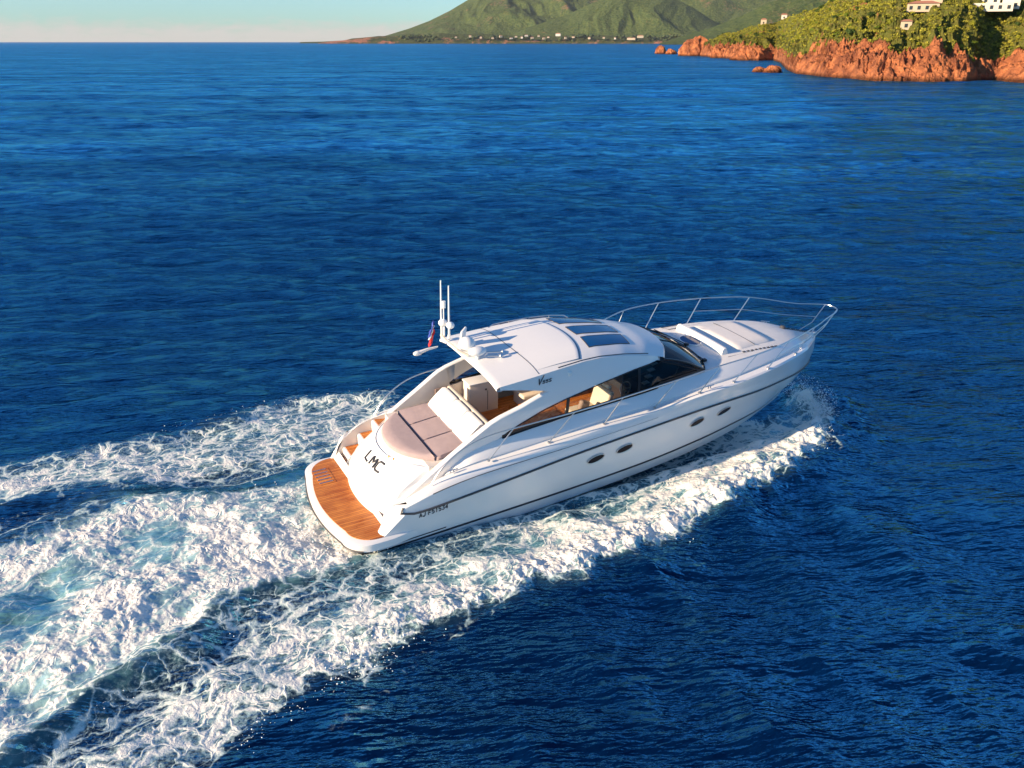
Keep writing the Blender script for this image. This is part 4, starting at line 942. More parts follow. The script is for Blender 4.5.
    wc = N('ShaderNodeMix'); wc.data_type = 'RGBA'; Lk(mapr(big, .35, .65), wc.inputs[0]); wc.inputs[6].default_value = (0.0002, 0.007, 0.036, 1); wc.inputs[7].default_value = (0.0003, 0.011, 0.052, 1)
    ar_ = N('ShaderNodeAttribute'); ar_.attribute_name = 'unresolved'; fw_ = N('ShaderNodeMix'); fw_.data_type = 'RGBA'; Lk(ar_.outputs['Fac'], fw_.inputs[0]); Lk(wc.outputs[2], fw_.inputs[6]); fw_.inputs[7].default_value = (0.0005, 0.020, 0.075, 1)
    gu = math_('MULTIPLY', mapr(noise(mapping(P, 3, (0.012, 0.10, 1.0)), 1.0, 5, 0.6).outputs[0], 0.3, 0.7), mapr(noise(mapping(P, -4, (0.08, 0.5, 1.0)), 1.0, 4, 0.65).outputs[0], 0.3, 0.7, 0.4, 1.4))
    ac = N('ShaderNodeMix'); ac.data_type = 'RGBA'; Lk(math_('MULTIPLY', aer_, mapr(nz, 0.25, 0.7, 0.35, 1.0), cl=True), ac.inputs[0]); Lk(fw_.outputs[2], ac.inputs[6]); ac.inputs[7].default_value = (0.17, 0.42, 0.43, 1)
    # bump: small chop, and foam relief
    b1 = noise(mapping(P, 14, (0.55, 1.5, 1.0)), 1.5, 5, 0.55).outputs[0]
    b2 = noise(mapping(P, -24, (0.6, 1.4, 1.0)), 4.2, 4, 0.6).outputs[0]
    b3 = noise(mapping(P, 6, (0.35, 1.2, 1.0)), 0.22, 6, 0.62).outputs[0]
    calm = mapr(aer_, 0.0, 0.8, 1.0, 0.35)
    def ridge(v): return math_('SUBTRACT', 1.0, math_('ABSOLUTE', math_('MULTIPLY_ADD', v, 2.0, -1.0)))
    hgt = math_('ADD', math_('MULTIPLY', ridge(b1), 0.11), math_('ADD', math_('MULTIPLY', b2, 0.02), math_('MULTIPLY', b3, 1.6)))
    bp = N('ShaderNodeBump'); bp.inputs['Strength'].default_value = 0.9; bp.inputs['Distance'].default_value = 1.0; Lk(math_('MULTIPLY', hgt, calm), bp.inputs['Height'])
    wd = N('ShaderNodeBsdfDiffuse'); Lk(ac.outputs[2], wd.inputs['Color']); Lk(bp.outputs[0], wd.inputs['Normal']); wg_ = N('ShaderNodeBsdfGlossy'); wg_.inputs['Color'].default_value = (0.16, 0.64, 0.96, 1); Lk(bp.outputs[0], wg_.inputs['Normal']); pn = N('ShaderNodeVectorMath'); pn.operation = 'ADD'
    def slopes(vec, k, wt=None):
        c = noise(vec, 1.0, 5, 0.68).outputs['Color']; s1 = N('ShaderNodeVectorMath'); s1.operation = 'SUBTRACT'; Lk(c, s1.inputs[0]); s1.inputs[1].default_value = (.5, .5, .5)
        s2 = N('ShaderNodeVectorMath'); s2.operation = 'MULTIPLY'; Lk(s1.outputs[0], s2.inputs[0]); s2.inputs[1].default_value = (k * .7, k, 0)
        s3 = N('ShaderNodeVectorMath'); s3.operation = 'SCALE'; Lk(s2.outputs[0], s3.inputs[0]); Lk(math_('MULTIPLY', wt, calm) if wt is not None else calm, s3.inputs['Scale']); return s3.outputs[0]
    sl = N('ShaderNodeVectorMath'); sl.operation = 'ADD'; Lk(slopes(mapping(P, 5, (0.42, 0.95, 1.0)), 3.4, mapr(ar_.outputs['Fac'], 0.0, 0.45, 0.14, 1.1)), sl.inputs[0]); Lk(slopes(mapping(P, -3, (0.10, 0.13, 1.0)), 3.2, mapr(ar_.outputs['Fac'], 0.12, 0.8)), sl.inputs[1])
    Lk(bp.outputs[0], pn.inputs[0]); Lk(sl.outputs[0], pn.inputs[1]); pz = N('ShaderNodeVectorMath'); pz.operation = 'NORMALIZE'; Lk(pn.outputs[0], pz.inputs[0]); Lk(pz.outputs[0], wg_.inputs['Normal'])
    fz_ = N('ShaderNodeFresnel'); fz_.inputs['IOR'].default_value = 1.34; Lk(pz.outputs[0], fz_.inputs['Normal']); water = N('ShaderNodeMixShader'); Lk(wd.outputs[0], water.inputs[1]); Lk(wg_.outputs[0], water.inputs[2]); Lk(mapr(ar_.outputs['Fac'], 0, 1, 0.12, 0.18, False), wg_.inputs['Roughness']); Lk(math_('MULTIPLY', math_('MINIMUM', fz_.outputs[0], 0.85), math_('ADD', math_('MULTIPLY', mapr(ar_.outputs['Fac'], 0.15, 0.6, 0.0, 1.0), math_('MULTIPLY', gu, 0.45)), mapr(ar_.outputs['Fac'], 0, 0.8, 0.42, 0.50, False)), cl=True), water.inputs[0])
    fh = math_('ADD', math_('MULTIPLY', mapr(mm, -0.02, 0.35), 0.10), math_('ADD', math_('MULTIPLY', nf, 0.03), math_('MULTIPLY', nz, 0.12)))
    fb = N('ShaderNodeBump'); fb.inputs['Strength'].default_value = 0.38; fb.inputs['Distance'].default_value = 1.0; Lk(fh, fb.inputs['Height'])
    fo = N('ShaderNodeBsdfPrincipled'); fo.inputs['Roughness'].default_value = 0.6; fo.inputs['Specular IOR Level'].default_value = 0.3; Lk(fb.outputs[0], fo.inputs['Normal'])
    fc = N('ShaderNodeMix'); fc.data_type = 'RGBA'; Lk(math_('MULTIPLY', mapr(mm, 0.0, 0.14), mapr(T, 0.35, 0.85, 0.45, 1.0)), fc.inputs[0]); fc.inputs[6].default_value = (0.42, 0.60, 0.60, 1); fc.inputs[7].default_value = (0.82, 0.795, 0.73, 1); Lk(fc.outputs[2], fo.inputs['Base Color'])
    mx = N('ShaderNodeMixShader'); Lk(mask, mx.inputs[0]); Lk(water.outputs[0], mx.inputs[1]); Lk(fo.outputs[0], mx.inputs[2])
    o = N('ShaderNodeOutputMaterial'); Lk(mx.outputs[0], o.inputs['Surface']); return m
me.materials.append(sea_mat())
# ------------------------------------------------------------------ spray thrown up along the bow wave and behind the stern
M['spray'] = mat('spray_drops', (0.82, 0.83, 0.84), 0.5)
octv = np.array([(1, 0, 0), (-1, 0, 0), (0, 1, 0), (0, -1, 0), (0, 0, 1), (0, 0, -1)], float); octf = [(0, 2, 4), (2, 1, 4), (1, 3, 4), (3, 0, 4), (2, 0, 5), (1, 2, 5), (3, 1, 5), (0, 3, 5)]
sv, sf = [], []
def drops(n, line, spread, zmax, rmin, rmax, bias=0.0):
    for _ in range(n):
        t = rng.random() ** (1 + bias); k = t * (len(line) - 1); i_ = min(int(k), len(line) - 2); f_ = k - i_
        cx = line[i_][0] * (1 - f_) + line[i_ + 1][0] * f_; cy = line[i_][1] * (1 - f_) + line[i_ + 1][1] * f_
        d = rng.gauss(0, spread); e = rng.gauss(0, spread); q = max(0, 1 - (abs(d) + abs(e)) / (3 * spread))
        z = rng.random() ** 2 * zmax * (1 - 0.6 * t) * q + 0.05
        r = rmin + (rmax - rmin) * rng.random() ** 3; n0 = len(sv)
        sq = [1 + 0.5 * rng.random() for _ in range(3)]
        for o_ in octv: sv.append((cx + d + o_[0] * r * sq[0], cy + e + o_[1] * r * sq[1], z + o_[2] * r * sq[2]))
        sf.extend([tuple(q_ + n0 for q_ in f2) for f2 in octf])
outer = W['A_band'][0:22]
drops(2600, crestA, 0.24, 0.85, 0.006, 0.022, 0.6); drops(900, outer, 0.14, 0.2, 0.005, 0.018, 0.3)
drops(3500, [(9.7, 26.6), (10.45, 25.4), (9.9, 23.5), (8.8, 21.6)], 0.28, 1.2, 0.005, 0.018, 0.2)
drops(700, [(-3.4, 17.2), (-4.6, 18.0), (-5.8, 19.6)], 0.7, 0.5, 0.006, 0.02); drops(150, [(-5.4, 15.0), (-6.5, 13.3), (-7.6, 11.6)], 0.2, 0.3, 0.005, 0.018); drops(120, [(-4.5, 26.2), (-8.2, 25.2), (-12, 22.2)], 0.25, 0.3, 0.005, 0.018)
mb = MB(); mb.v = sv; mb.f = sf
sp_ = bpy.data.meshes.new('sea_spray'); sp_.from_pydata(sv, [], sf); sp_.materials.append(M['spray']); so_ = bpy.data.objects.new('sea_spray', sp_); COL.objects.link(so_); tag(so_, 'white droplets of spray thrown up from the bow wave and wake', 'spray', kind='stuff')
# ------------------------------------------------------------------ the coast: heightfields over azimuth and range, standing where they stand
PITCH = math.atan(342.0 / FPX)
def col_az(u):      # bearing of a picture column at the horizon
    return np.arctan((np.asarray(u, float) - 512.0) / (FPX * math.cos(PITCH) + 342.0 * math.sin(PITCH)))
def elev(v): return PITCH - np.arctan((np.asarray(v, float) - 384.0) / FPX)*1.0 - 0 if False else -(PITCH + np.arctan((np.asarray(v, float) - 384.0) / FPX))
def rng_of(v): return CAM_H / np.tan(-elev(v))
def add_grid_mesh(name, X, Y, Z, mats, matidx=None, attrs=None):
    nr, na = X.shape; me = bpy.data.meshes.new(name); me.vertices.add(nr * na)
    co = np.stack([X.ravel(), Y.ravel(), Z.ravel()], 1).astype(np.float32); me.vertices.foreach_set('co', co.ravel())
    i, j = np.meshgrid(np.arange(nr - 1), np.arange(na - 1), indexing='ij'); a = (i * na + j).ravel()
    fc = np.stack([a, a + na, a + na + 1, a + 1], 1).astype(np.int32)
    me.loops.add(fc.size); me.loops.foreach_set('vertex_index', fc.ravel()); me.polygons.add(len(fc))
    me.polygons.foreach_set('loop_start', np.arange(len(fc), dtype=np.int32) * 4); me.polygons.foreach_set('loop_total', np.full(len(fc), 4, np.int32))
    me.polygons.foreach_set('use_smooth', np.ones(len(fc), bool))
    for nm, arr in (attrs or {}).items(): at = me.attributes.new(nm, 'FLOAT', 'POINT'); at.data.foreach_set('value', arr.ravel().astype(np.float32))
    me.update(calc_edges=True)
    for m_ in mats: me.materials.append(m_)
    o = bpy.data.objects.new(name, me); COL.objects.link(o); tag(o, kind='structure'); return o
def land_mat(name, green1, green2, rock1, rock2, nsc, bumpd, haze=0):
    m = bpy.data.materials.new(name); m.use_nodes = True; nt = m.node_tree; b = nt.nodes['Principled BSDF']; N = nt.nodes.new; Lk = nt.links.new
    b.inputs['Roughness'].default_value = 0.95; b.inputs['Specular IOR Level'].default_value = 0.1
    tc = N('ShaderNodeTexCoord'); at = N('ShaderNodeAttribute'); at.attribute_name = 'rock'
    def noise(sc, det=6, r=0.6):
        n = N('ShaderNodeTexNoise'); n.inputs['Scale'].default_value = sc; n.inputs['Detail'].default_value = det; n.inputs['Roughness'].default_value = r; Lk(tc.outputs['Object'], n.inputs['Vector']); return n.outputs[0]
    def mr(v, a, b_, c=0., d=1.):
        n = N('ShaderNodeMapRange'); n.inputs['From Min'].default_value = a; n.inputs['From Max'].default_value = b_; n.inputs['To Min'].default_value = c; n.inputs['To Max'].default_value = d; Lk(v, n.inputs['Value']); return n.outputs[0]
    def mix(f, a, b_):
        n = N('ShaderNodeMix'); n.data_type = 'RGBA'; Lk(f, n.inputs[0])
        for k, v in ((6, a), (7, b_)):
            if isinstance(v, tuple): n.inputs[k].default_value = (*v, 1)
            else: Lk(v, n.inputs[k])
        return n.outputs[2]
    n1, n2, n3 = noise(nsc), noise(nsc * 5), noise(nsc * 0.4, 5)
    g = mix(mr(n2, .35, .65), green1, green2); r = mix(mr(n1, .38, .62), rock1, rock2)
    ad = N('ShaderNodeMath'); ad.operation = 'MULTIPLY_ADD'; Lk(n3, ad.inputs[0]); ad.inputs[1].default_value = 0.9; Lk(at.outputs['Fac'], ad.inputs[2])
    a2 = N('ShaderNodeMath'); a2.operation = 'MULTIPLY_ADD'; Lk(n2, a2.inputs[0]); a2.inputs[1].default_value = 0.5; Lk(ad.outputs[0], a2.inputs[2])
    spz = N('ShaderNodeSeparateXYZ'); Lk(N('ShaderNodeNewGeometry').outputs['Position'], spz.inputs[0]); wet = mr(spz.outputs['Z'], 0.5, 1.6, 0.28, 1.0)
    mw = N('ShaderNodeMix'); mw.data_type = 'RGBA'; mw.blend_type = 'MULTIPLY'; mw.inputs[0].default_value = 1; Lk(mix(mr(a2.outputs[0], 1.12, 1.26), g, r), mw.inputs[6]); Lk(wet, mw.inputs[7]); Lk(mw.outputs[2], b.inputs['Base Color'])
    bp = N('ShaderNodeBump'); bp.inputs['Strength'].default_value = 1.0; bp.inputs['Distance'].default_value = bumpd; Lk(n2, bp.inputs['Height']); Lk(bp.outputs[0], b.inputs['Normal'])
    return m
M['farland'] = land_mat('far_hillside', (0.032, 0.062, 0.018), (0.100, 0.125, 0.034), (0.26, 0.12, 0.075), (0.20, 0.13, 0.08), 0.010, 14.0)
M['coastland'] = land_mat('far_coast', (0.03, 0.05, 0.02), (0.10, 0.11, 0.03), (0.50, 0.19, 0.11), (0.36, 0.16, 0.10), 0.014, 8.0)
M['headland'] = land_mat('headland_ground', (0.10, 0.12, 0.02), (0.18, 0.16, 0.04), (0.60, 0.21, 0.085), (0.22, 0.075, 0.04), 0.22, 1.8)
def mountain(name, tab, R0, Rr, Rb, mt, seed, gul, rocktab=None, u0=None, u1=None, du=1.2, nrow=110, extra=None, base=0.0):
    us = np.arange(u0, u1, du); azs = col_az(us); rr = np.linspace(0, 1, nrow) ** 1.0
    rad = R0 + (Rb - R0) * rr; R_, A_ = np.meshgrid(rad, azs, indexing='ij'); U_ = np.broadcast_to(us, R_.shape)
    X = R_ * np.sin(A_); Y = R_ * np.cos(A_)
    tops = np.interp(us, [t[0] for t in tab], [t[1] for t in tab]); Ht = CAM_H + Rr * np.tan(elev(tops)); Ht = np.maximum(Ht, -4)
    t = np.clip((R_ - R0) / (Rr - R0), 0, 1); back = np.clip((R_ - Rr) / (Rb - Rr), 0, 1)
    prof = (t ** 0.85) * (1 - 0.6 * back ** 1.3)
    sc = 1.0 / gul
    w = fbm(X * sc * 0.6, Y * sc * 0.6, 3, seed + 9)
    n = fbm(X * sc + w * 0.8, Y * sc * 0.75 + w * 0.8, 5, seed, rid=True, gain=0.55)
    Z = Ht[None, :] * prof * (1 + 0.0 * n) + (n - 0.35) * 0.22 * Ht[None, :] * np.sin(np.pi * np.clip(t, 0, 1)) ** 0.7 * (1 - back) + base * smooth(0, .05, t)
    Z = np.where(R_ < R0 + (Rb - R0) * 0.012, -5, Z)
    rock = 0.20 * n + (0.25 if extra is None else extra(U_, t, Z))
    return add_grid_mesh(name, X, Y, Z, [mt], attrs={'rock': rock})
mountain('mountain', [(300, 42), (325, 41.5), (350, 40), (385, 36), (410, 28.5), (430, 21), (450, 11), (465, 2), (480, -7), (510, -20), (560, -24), (590, -20), (640, -30), (720, -30), (900, -30)], 8200, 9600, 11500, M['farland'], 3, 900, u0=300, u1=905, extra=lambda u, t, z: 0.22)
mountain('hill', [(500, 43), (515, 34), (525, 28), (545, 22), (568, 14.6), (589, 4), (610, -4), (640, -8), (670, -2), (690, 8), (716, 24), (735, 33), (760, 42)], 7300, 7950, 8900, M['farland'], 17, 700, u0=500, u1=762, extra=lambda u, t, z: 0.16)
mountain('hill', [(660, 43), (680, 37), (710, 28), (736, 18), (765, 4), (800, -5), (900, -20), (1100, -30), (1250, -30)], 4200, 4900, 6200, M['farland'], 23, 420, u0=660, u1=1250, extra=lambda u, t, z: 0.20)
mountain('coast', [(318, 43), (326, 41.8), (345, 40.2), (352, 38.5), (365, 37.5), (380, 36), (395, 36.4), (410, 34), (425, 36.5), (440, 33), (460, 34.5), (480, 33.5), (500, 35), (530, 36), (560, 35.5), (600, 35), (640, 37), (660, 37.5), (700, 38), (740, 40), (760, 43)], 6600, 6850, 7400, M['coastland'], 31, 120, u0=318, u1=762, du=0.7, nrow=60, extra=lambda u, t, z: 0.28 - 0.25 * smooth(0.25, 0.8, t) * smooth(340, 460, u) + 0.12 * smooth(430, 330, u))
# --- the near headland of red rock
us = np.arange(690, 1330, 0.55); azs = col_az(us)
shore_v = np.interp(us, [690, 700, 715, 740, 760, 775, 783, 790, 800, 815, 830, 880, 930, 975, 985, 1000, 1024, 1100, 1200, 1330], [55.2, 55.5, 57, 58.5, 60, 59.5, 62, 68, 73, 74, 76, 78, 78.5, 78, 76.5, 76, 77, 80, 84, 90])
Rs = rng_of(shore_v); Rs = Rs * (1 + 0.012 * fbm(us / 14, us * 0, 4, 71))
top_v = np.interp(us, [690, 700, 712, 722, 740, 757, 775, 790, 800, 815, 828, 860, 1000, 1330], [44, 42, 38, 32, 29, 23, 21, 15, 12, 6, -3, -25, -60, -80])
rows_s = np.concatenate([np.linspace(-6, 45, 170), np.linspace(45.6, 160, 150), np.linspace(162, 420, 40)])
S_, A_ = np.meshgrid(rows_s, azs, indexing='ij'); U_ = np.broadcast_to(us, S_.shape); R_ = Rs[None, :] + S_ * (1 + 0 * A_)
X = R_ * np.sin(A_); Y = R_ * np.cos(A_)
D = 130.0; Ht = CAM_H + (Rs + D) * np.tan(elev(top_v))
rockh = np.interp(us, [690, 700, 715, 740, 760, 780, 790, 805, 830, 860, 885, 905, 940, 960, 972, 980, 990, 1024, 1330], [6, 9, 11, 11.5, 10.5, 9, 6, 7.5, 13, 12, 12.5, 10, 13.5, 11, 9, 7, 7, 8, 9])
wx = fbm(X * 0.05, Y * 0.05, 3, 81) * 6; wy = fbm(X * 0.05 + 50, Y * 0.05, 3, 83) * 6
rd = fbm((X + wx) * 0.11, (Y + wy) * 0.08, 6, 85, rid=True, gain=0.62)
# tilted strata: ridges running diagonally as in porphyry
st_r = fbm((X * 0.8 + Z[0, 0] * 0 + wx) * 0.24, (Y * 0.35 + wy) * 0.24, 4, 87, rid=True, gain=0.6)
tr_ = np.clip(S_ / 30.0, 0, 1)
Zr = rockh[None, :] * (tr_ ** 0.62) * (0.66 + 0.55 * rd) + smooth(0, 4, S_) * (3.4 * (st_r - 0.4) + 1.6 * (rd - 0.4))
base = np.where(S_ < 22, Zr, 0); hill = (np.maximum(Ht[None, :], 3) - rockh[None, :]) * np.clip((S_ - 22) / (D - 22), 0, 1) ** 0.9
Zh = Zr * smooth(90, 22, S_) + rockh[None, :] * 0.85 * smooth(22, 90, S_) + hill + 1.6 * fbm(X * 0.04, Y * 0.04, 4, 91) * smooth(20, 60, S_)
back = np.clip((S_ - D) / 290, 0, 1); keep = smooth(830, 860, U_)
Zh = Zh - (1 - keep) * back * 40 + keep * back * 70
ZL = np.where(S_ <= 0, -3 + 0 * S_ + smooth(-6, 0, S_) * 2.7, Zh)
gl = smooth(17, 27, S_ + 7 * fbm(X * 0.06, Y * 0.06, 4, 93))
rockA = 0.95 - 0.85 * gl + 0.35 * smooth(0.15, 0.45, fbm(X * 0.03, Y * 0.03, 3, 95))
headland = add_grid_mesh('headland', X, Y, ZL, [M['headland']], attrs={'rock': rockA})
XL, YL = X, Y
def ground(u, s):
    """world point on the headland for a bearing column and a distance inland"""
    i = int(np.clip(np.searchsorted(rows_s, s), 0, len(rows_s) - 1)); j = int(np.clip(np.searchsorted(us, u), 0, len(us) - 1))
    return Vector((float(XL[i, j]), float(YL[i, j]), float(ZL[i, j]))), float(gl[i, j])
# --- sea rocks
def sea_rock(u, v, w, h, d, seed, label, lean=0.0):
    R = float(rng_of(v)) + d * 0.5; a = float(col_az(u)); bm = bmesh.new(); bmesh.ops.create_icosphere(bm, subdivisions=5, radius=1.0)
    co = np.array([p.co[:] for p in bm.verts]); n = fbm(co[:, 0] * 2.1 + co[:, 2] * 1.3 + seed, co[:, 1] * 2.1 - co[:, 2] * 1.1 + seed * 3, 5, seed, rid=True, gain=0.6)
    n2 = fbm(co[:, 0] * 1.1 + seed, co[:, 1] * 1.1 + co[:, 2], 3, seed + 5)
    k = 0.74 + 0.30 * n + 0.25 * n2
    for p, kk in zip(bm.verts, k): p.co = Vector((p.co.x * kk * w / 2, p.co.y * kk * d / 2, p.co.z * kk * h * 1.0))
    me = bpy.data.meshes.new('sea_rock'); bm.to_mesh(me); bm.free()
    at = me.attributes.new('rock', 'FLOAT', 'POINT'); at.data.foreach_set('value', np.full(len(me.vertices), 1.2, np.float32))
    for p in me.polygons: p.use_smooth = True
    me.set_sharp_from_angle(angle=math.radians(40)); me.materials.append(M['headland'])
    o = bpy.data.objects.new('sea_rock', me); COL.objects.link(o); o.location = (R * math.sin(a), R * math.cos(a), -h * 0.12); o.rotation_euler = (0, 0, -a)
    tag(o, label, 'rock'); return o
sea_rock(661, 53.6, 12.5, 9.5, 10, 3, 'leftmost small red rock islet standing off the headland')
sea_rock(672, 54.0, 12.5, 6.0, 9, 8, 'lower red rock islet between the leftmost islet and the big red rock')
sea_rock(697, 55.6, 34, 18.5, 26, 14, 'big domed red rock at the seaward end of the headland')
sea_rock(763, 71.5, 6.5, 2.6, 5, 21, 'low brown rock lying in the water before the bay, left one of a pair')
sea_rock(776, 71.8, 8.0, 3.4, 6, 27, 'low brown rock touching the point, right one of a pair')
sea_rock(722, 57.5, 17, 12, 14, 33, 'red rock buttress just right of the big domed rock')
sea_rock(751, 59.8, 26, 11, 16, 39, 'broad red rock buttress below the left end of the green bushes')
# --- shrubs and small pines on the headland
def leaf_clump(seed, n, rx, rz, leaf, lobes):
    r = random.Random(seed); m = MB(); cs = [(r.uniform(-.5, .5) * rx, r.uniform(-.5, .5) * rx, r.uniform(.35, .8) * rz, r.uniform(.45, .75)) for _ in range(lobes)]
    for _ in range(n):
        c = r.choice(cs); d = Vector((r.gauss(0, 1), r.gauss(0, 1), r.gauss(0, 1))).normalized(); q = r.random() ** 0.4
        p = Vector((c[0] + d.x * rx * c[3] * q * .75, c[1] + d.y * rx * c[3] * q * .75, max(0.02, c[2] + d.z * rz * c[3] * q * .62)))
        a = Vector((r.gauss(0, 1), r.gauss(0, 1), r.gauss(0, 1) + 0.3)).normalized(); b_ = d.cross(a).normalized() if d.cross(a).length > .01 else Vector((1, 0, 0)); nn = (a + d * 1.2).normalized(); t1 = nn.cross(b_).normalized(); t2 = nn.cross(t1)
        l_ = leaf * r.uniform(.6, 1.3); m.add([p - t1 * l_ - t2 * l_ * .6, p + t1 * l_ - t2 * l_ * .5, p + t1 * l_ * .6 + t2 * l_, p - t1 * l_ * .7 + t2 * l_ * .7], [(0, 1, 2, 3)])
    return m
def leafmat(name, c1, c2):
    m = bpy.data.materials.new(name); m.use_nodes = True; nt = m.node_tree; b = nt.nodes['Principled BSDF']; N = nt.nodes.new
    g = N('ShaderNodeNewGeometry'); mx = N('ShaderNodeMix'); mx.data_type = 'RGBA'; nt.links.new(g.outputs['Random Per Island'], mx.inputs[0]); mx.inputs[6].default_value = (*c1, 1); mx.inputs[7].default_value = (*c2, 1)
    nt.links.new(mx.outputs[2], b.inputs['Base Color']); b.inputs['Roughness'].default_value = 0.8; b.inputs['Specular IOR Level'].default_value = 0.2; return m
LM = [leafmat('leaf_yellow_green', (0.17, 0.19, 0.014), (0.34, 0.32, 0.03)), leafmat('leaf_green', (0.09, 0.14, 0.014), (0.20, 0.25, 0.025)), leafmat('leaf_olive', (0.16, 0.15, 0.035), (0.30, 0.25, 0.06)), leafmat('leaf_dark', (0.025, 0.055, 0.012), (0.07, 0.11, 0.02))]
protos = []
for k in range(8):
    mt_ = LM[[0, 0, 1, 2, 0, 3, 1, 2][k]]; mb = leaf_clump(100 + k, 520, 1.0, 1.0 if k != 4 else 1.25, 0.10, 5 + k % 3)
    me_ = bpy.data.meshes.new('shrub'); me_.from_pydata([tuple(p) for p in mb.v], [], mb.f); me_.materials.append(mt_); protos.append((me_, k))
names = {0: 'sunlit yellow green maquis shrub on the slope of the red headland', 1: 'mid green bushy shrub on the slope of the red headland', 2: 'dry olive brown shrub on the slope of the red headland', 3: 'dark green dense tree crown on the slope of the red headland'}
grp = {0: 'yellow green shrubs on the headland', 1: 'mid green shrubs on the headland', 2: 'olive shrubs on the headland', 3: 'dark green trees on the headland'}
tr_mesh = {}
cnt = 0; tries = 0; r3 = random.Random(5); placed = []
while cnt < 295 and tries < 9000:
    tries += 1; u = r3.uniform(712, 1045); s = 16 + 150 * r3.random() ** 1.3
    p, g = ground(u, s)
    if g < 0.55: continue
    el = math.atan2(p.z - CAM_H, p.xy.length); vpx = 384 - FPX * math.tan(el + PITCH) + 0
    vpx = 384 + FPX * math.tan(-el - PITCH)
    if vpx < -8 or vpx > 62: continue
    if any((p - q).length < 2.6 for q in placed): continue
    if (895 < u < 940 and 8 < vpx < 24) or (952 < u < 1010 and 4 < vpx < 26) or (750 < u < 792 and vpx < 27): continue
    placed.append(p); mesh_, k = r3.choice(protos)
    if u > 935 and u < 965 and 22 < vpx < 45: mesh_, k = protos[5] if r3.random() < .6 else protos[2]
    kind = [0, 0, 1, 2, 0, 3, 1, 2][k]
    o = bpy.data.objects.new('shrub', mesh_); COL.objects.link(o); sc_ = r3.uniform(1.0, 2.0) * (1.15 if kind == 3 else 1)
    o.location = p - Vector((0, 0, 0.3)); o.scale = (sc_, sc_, sc_ * r3.uniform(.6, .95)); o.rotation_euler = (0, 0, r3.uniform(0, 6.28))
    tag(o, names[kind], 'shrub' if kind != 3 else 'tree', grp[kind]); cnt += 1
# low maquis between the shrubs
mq = MB(); r4 = random.Random(9); small = [leaf_clump(200 + k, 46, 1.0, 0.8, 0.22, 3) for k in range(5)]; V_, F_ = [], []
n_ = 0; tries = 0
while n_ < 9000 and tries < 40000:
    tries += 1; u = r4.uniform(705, 1120); s = 13 + 185 * r4.random() ** 1.2; p, g = ground(u, s)
    if r4.random() > g * 1.1: continue
    q = r4.choice(small); sc_ = r4.uniform(.6, 1.4); a = r4.uniform(0, 6.28); c_, s_ = math.cos(a) * sc_, math.sin(a) * sc_; n0 = len(V_)
    V_ += [(p.x + v[0] * c_ - v[1] * s_, p.y + v[0] * s_ + v[1] * c_, p.z - .2 + v[2] * sc_) for v in q.v]; F_ += [tuple(i_ + n0 for i_ in f_) for f_ in q.f]; n_ += 1
me_ = bpy.data.meshes.new('maquis'); me_.from_pydata(V_, [], F_); me_.materials.append(leafmat('maquis_leaf', (0.14, 0.15, 0.014), (0.36, 0.32, 0.04)))
o = bpy.data.objects.new('maquis', me_); COL.objects.link(o); tag(o, 'low green and yellow maquis covering the headland slope above the red rocks', 'ground cover', kind='stuff')
# --- the air over the bay
hz = MB().box((0, 4500, 470), (30000, 17000, 960))
hzo = hz.build('haze', bpy.data.materials.new('haze_air'), None, smooth=0); tag(hzo, 'thin pale sea haze in front of the far mountains', 'haze', kind='stuff')
hm = bpy.data.materials['haze_air']; hm.use_nodes = True; hm.node_tree.nodes.clear(); pv = hm.node_tree.nodes.new('ShaderNodeVolumePrincipled'); ho = hm.node_tree.nodes.new('ShaderNodeOutputMaterial')
pv.inputs['Color'].default_value = (0.86, 0.92, 1.0, 1); pv.inputs['Density'].default_value = 0.000011; pv.inputs['Anisotropy'].default_value = 0.0; hm.node_tree.links.new(pv.outputs[0], ho.inputs['Volume'])
# --- villas on the headland
M['wall_cream'] = mat('cream_render', (0.50, 0.40, 0.28), 0.8, noise=.06, nscale=.5); M['wall_white'] = mat('white_render', (0.62, 0.56, 0.47), 0.8, noise=.05, nscale=.5)
M['tile'] = mat('terracotta_tiles', (0.42, 0.17, 0.10), 0.8, noise=.15, nscale=2); M['pane'] = mat('window_dark', (0.03, 0.035, 0.04), 0.2)
def s_of(u, v):
    for s in np.arange(20, 400, 2.0):
        p, g = ground(u, s)
        if 384 + FPX * math.tan(-math.atan2(p.z - CAM_H, p.xy.length) - PITCH) <= v: return s
    return 130
def villa(u, v, label, blocks, ztop=None, wall='wall_cream', turn=0.0, zup=0.5):
    s = s_of(u, v); print('villa', u, s); p, g = ground(u, s); a = float(col_az(u)); e = empty('villa', (p.x, p.y, p.z + zup - 0.6), (0, 0, -a + turn)); e.scale = (0.78, 0.78, 0.78); tag(e, label, 'house')
    for (x, y, z, w, d, h, rt) in blocks:
        MB().box((x, y, z + h / 2), (w, d, h)).build('wall', M[wall], e, smooth=0)
        if rt: MB().add([(x - w / 2 - .5, y - d / 2 - .5, z + h), (x + w / 2 + .5, y - d / 2 - .5, z + h), (x + w / 2 + .5, y + d / 2 + .5, z + h), (x - w / 2 - .5, y + d / 2 + .5, z + h), (x - w / 4, y, z + h + rt), (x + w / 4, y, z + h + rt)], [(0, 1, 5, 4), (1, 2, 5), (2, 3, 4, 5), (3, 0, 4), (3, 2, 1, 0)]).build('roof', M['tile'], e, smooth=0)
        n = max(1, int(w / 3.2))
        for k in range(n):
            for lv in range(max(1, int(h / 3.2))):
                f = MB().box((x - w / 2 + (k + .5) * w / n, y - d / 2 - .02, z + 1.7 + lv * 3), (1.3, 0.12, 1.5)).build('window', M['pane'], e, smooth=0)
    return e
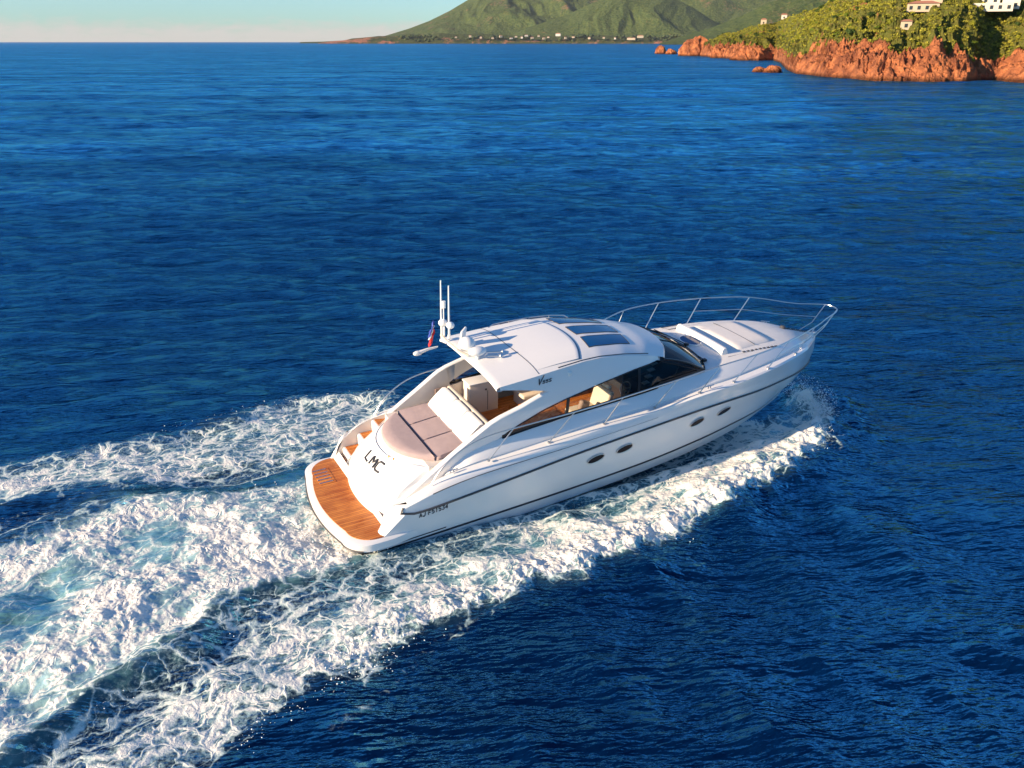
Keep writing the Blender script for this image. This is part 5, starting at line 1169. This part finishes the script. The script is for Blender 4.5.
villa(917, 19, 'long cream villa with red roof, left of the big white villa on the hill', [(0, 0, 0, 13, 7, 3.4, 1.2), (3, 5, 1.5, 9, 6, 4.2, 1.3)])
villa(980, 15, 'big white villa on several levels at the top right of the hill', [(0, 0, 0, 20, 9, 3.4, 0), (-3, 6, 3, 15, 9, 6.5, 1.6), (9, 5, 1, 7, 8, 6, 1.2)], wall='wall_white')
villa(903, 31, 'tiny pale hut among the bushes below the long cream villa', [(0, 0, 0, 4.5, 3.5, 3.4, 0.8)])
villa(761, 24, 'small pinkish house among the bushes near the skyline', [(0, 0, 0, 5.5, 5, 4.6, 1.2)])
villa(781, 19, 'small white house right of the pinkish house near the skyline', [(0, 0, 0, 5, 5, 4.0, 1.1)], wall='wall_white')
# --- the village across the water
r5 = random.Random(3)
def far_house(u, v, w, h, wall, label, group=None, d=14):
    R = 6640.0; a = float(col_az(u)); z = CAM_H + R * math.tan(float(elev(v))); e = MB()
    hh = h; e.box((0, 0, hh / 2), (w, d, hh)); n0 = len(e.f)
    e.add([(-w / 2 - 1, -d / 2 - 1, hh), (w / 2 + 1, -d / 2 - 1, hh), (w / 2 + 1, d / 2 + 1, hh), (-w / 2 - 1, d / 2 + 1, hh), (-w / 4, 0, hh * 1.3), (w / 4, 0, hh * 1.3)], [(0, 1, 5, 4), (1, 2, 5), (2, 3, 4, 5), (3, 0, 4)])
    me = bpy.data.meshes.new('house'); me.from_pydata([tuple(p) for p in e.v], [], e.f); me.materials.append(M[wall]); me.materials.append(M['tile'])
    for i_, p in enumerate(me.polygons): p.material_index = 1 if i_ >= n0 else 0
    o = bpy.data.objects.new('house', me); COL.objects.link(o); o.location = (R * math.sin(a), R * math.cos(a), z); o.rotation_euler = (0, 0, -a + r5.uniform(-.3, .3)); tag(o, label, 'house', group)
far_house(558, 36.2, 36, 17, 'wall_white', 'white block of a house standing alone among trees in the far village')
far_house(640, 38.0, 46, 15, 'wall_cream', 'wide pale house at the right end of the far village')
far_house(631, 40.0, 60, 14, 'wall_cream', 'low long house on the shore at the right end of the far village')
for (u, v) in [(511, 39), (516, 37.5), (521, 38.5), (527, 36.5), (533, 38.8), (538, 37), (543, 39.5), (549, 38), (480, 38.5), (492, 39), (500, 37.5), (565, 39), (573, 38), (590, 39.2), (603, 38.6), (615, 39.4), (470, 37.5), (455, 38)]:
    far_house(u + r5.uniform(-1, 1), v, r5.uniform(12, 24), r5.uniform(8, 13), r5.choice(['wall_white', 'wall_cream', 'wall_cream']), 'small pale house with terracotta roof in the village across the water', 'houses of the far village')
# wooded strip of the far shore
V_, F_ = [], []; ico = bmesh.new(); bmesh.ops.create_icosphere(ico, subdivisions=1, radius=1); iv = [v.co.copy() for v in ico.verts]; ifc = [tuple(v.index for v in f.verts) for f in ico.faces]; ico.free()
for _ in range(1500):
    u = r5.uniform(400, 720); R = r5.uniform(6640, 6900); a = float(col_az(u)); z = CAM_H + R * math.tan(float(elev(r5.uniform(35.5, 41)))); w = r5.uniform(7, 18); n0 = len(V_)
    if fbm(np.array([u / 13.0]), np.array([z / 30.0]), 2, 77)[0] < -0.02: continue
    V_ += [(R * math.sin(a) + v.x * w * r5.uniform(.8, 1.2), R * math.cos(a) + v.y * w, z + v.z * w * .7 * r5.uniform(.8, 1.2)) for v in iv]; F_ += [tuple(i_ + n0 for i_ in f_) for f_ in ifc]
me_ = bpy.data.meshes.new('far_wood'); me_.from_pydata(V_, [], F_); me_.materials.append(leafmat('far_wood_leaf', (0.02, 0.04, 0.015), (0.07, 0.09, 0.03)))
o = bpy.data.objects.new('far_wood', me_); COL.objects.link(o); tag(o, 'dark green woods along the far shore between the houses', 'wood', kind='stuff')
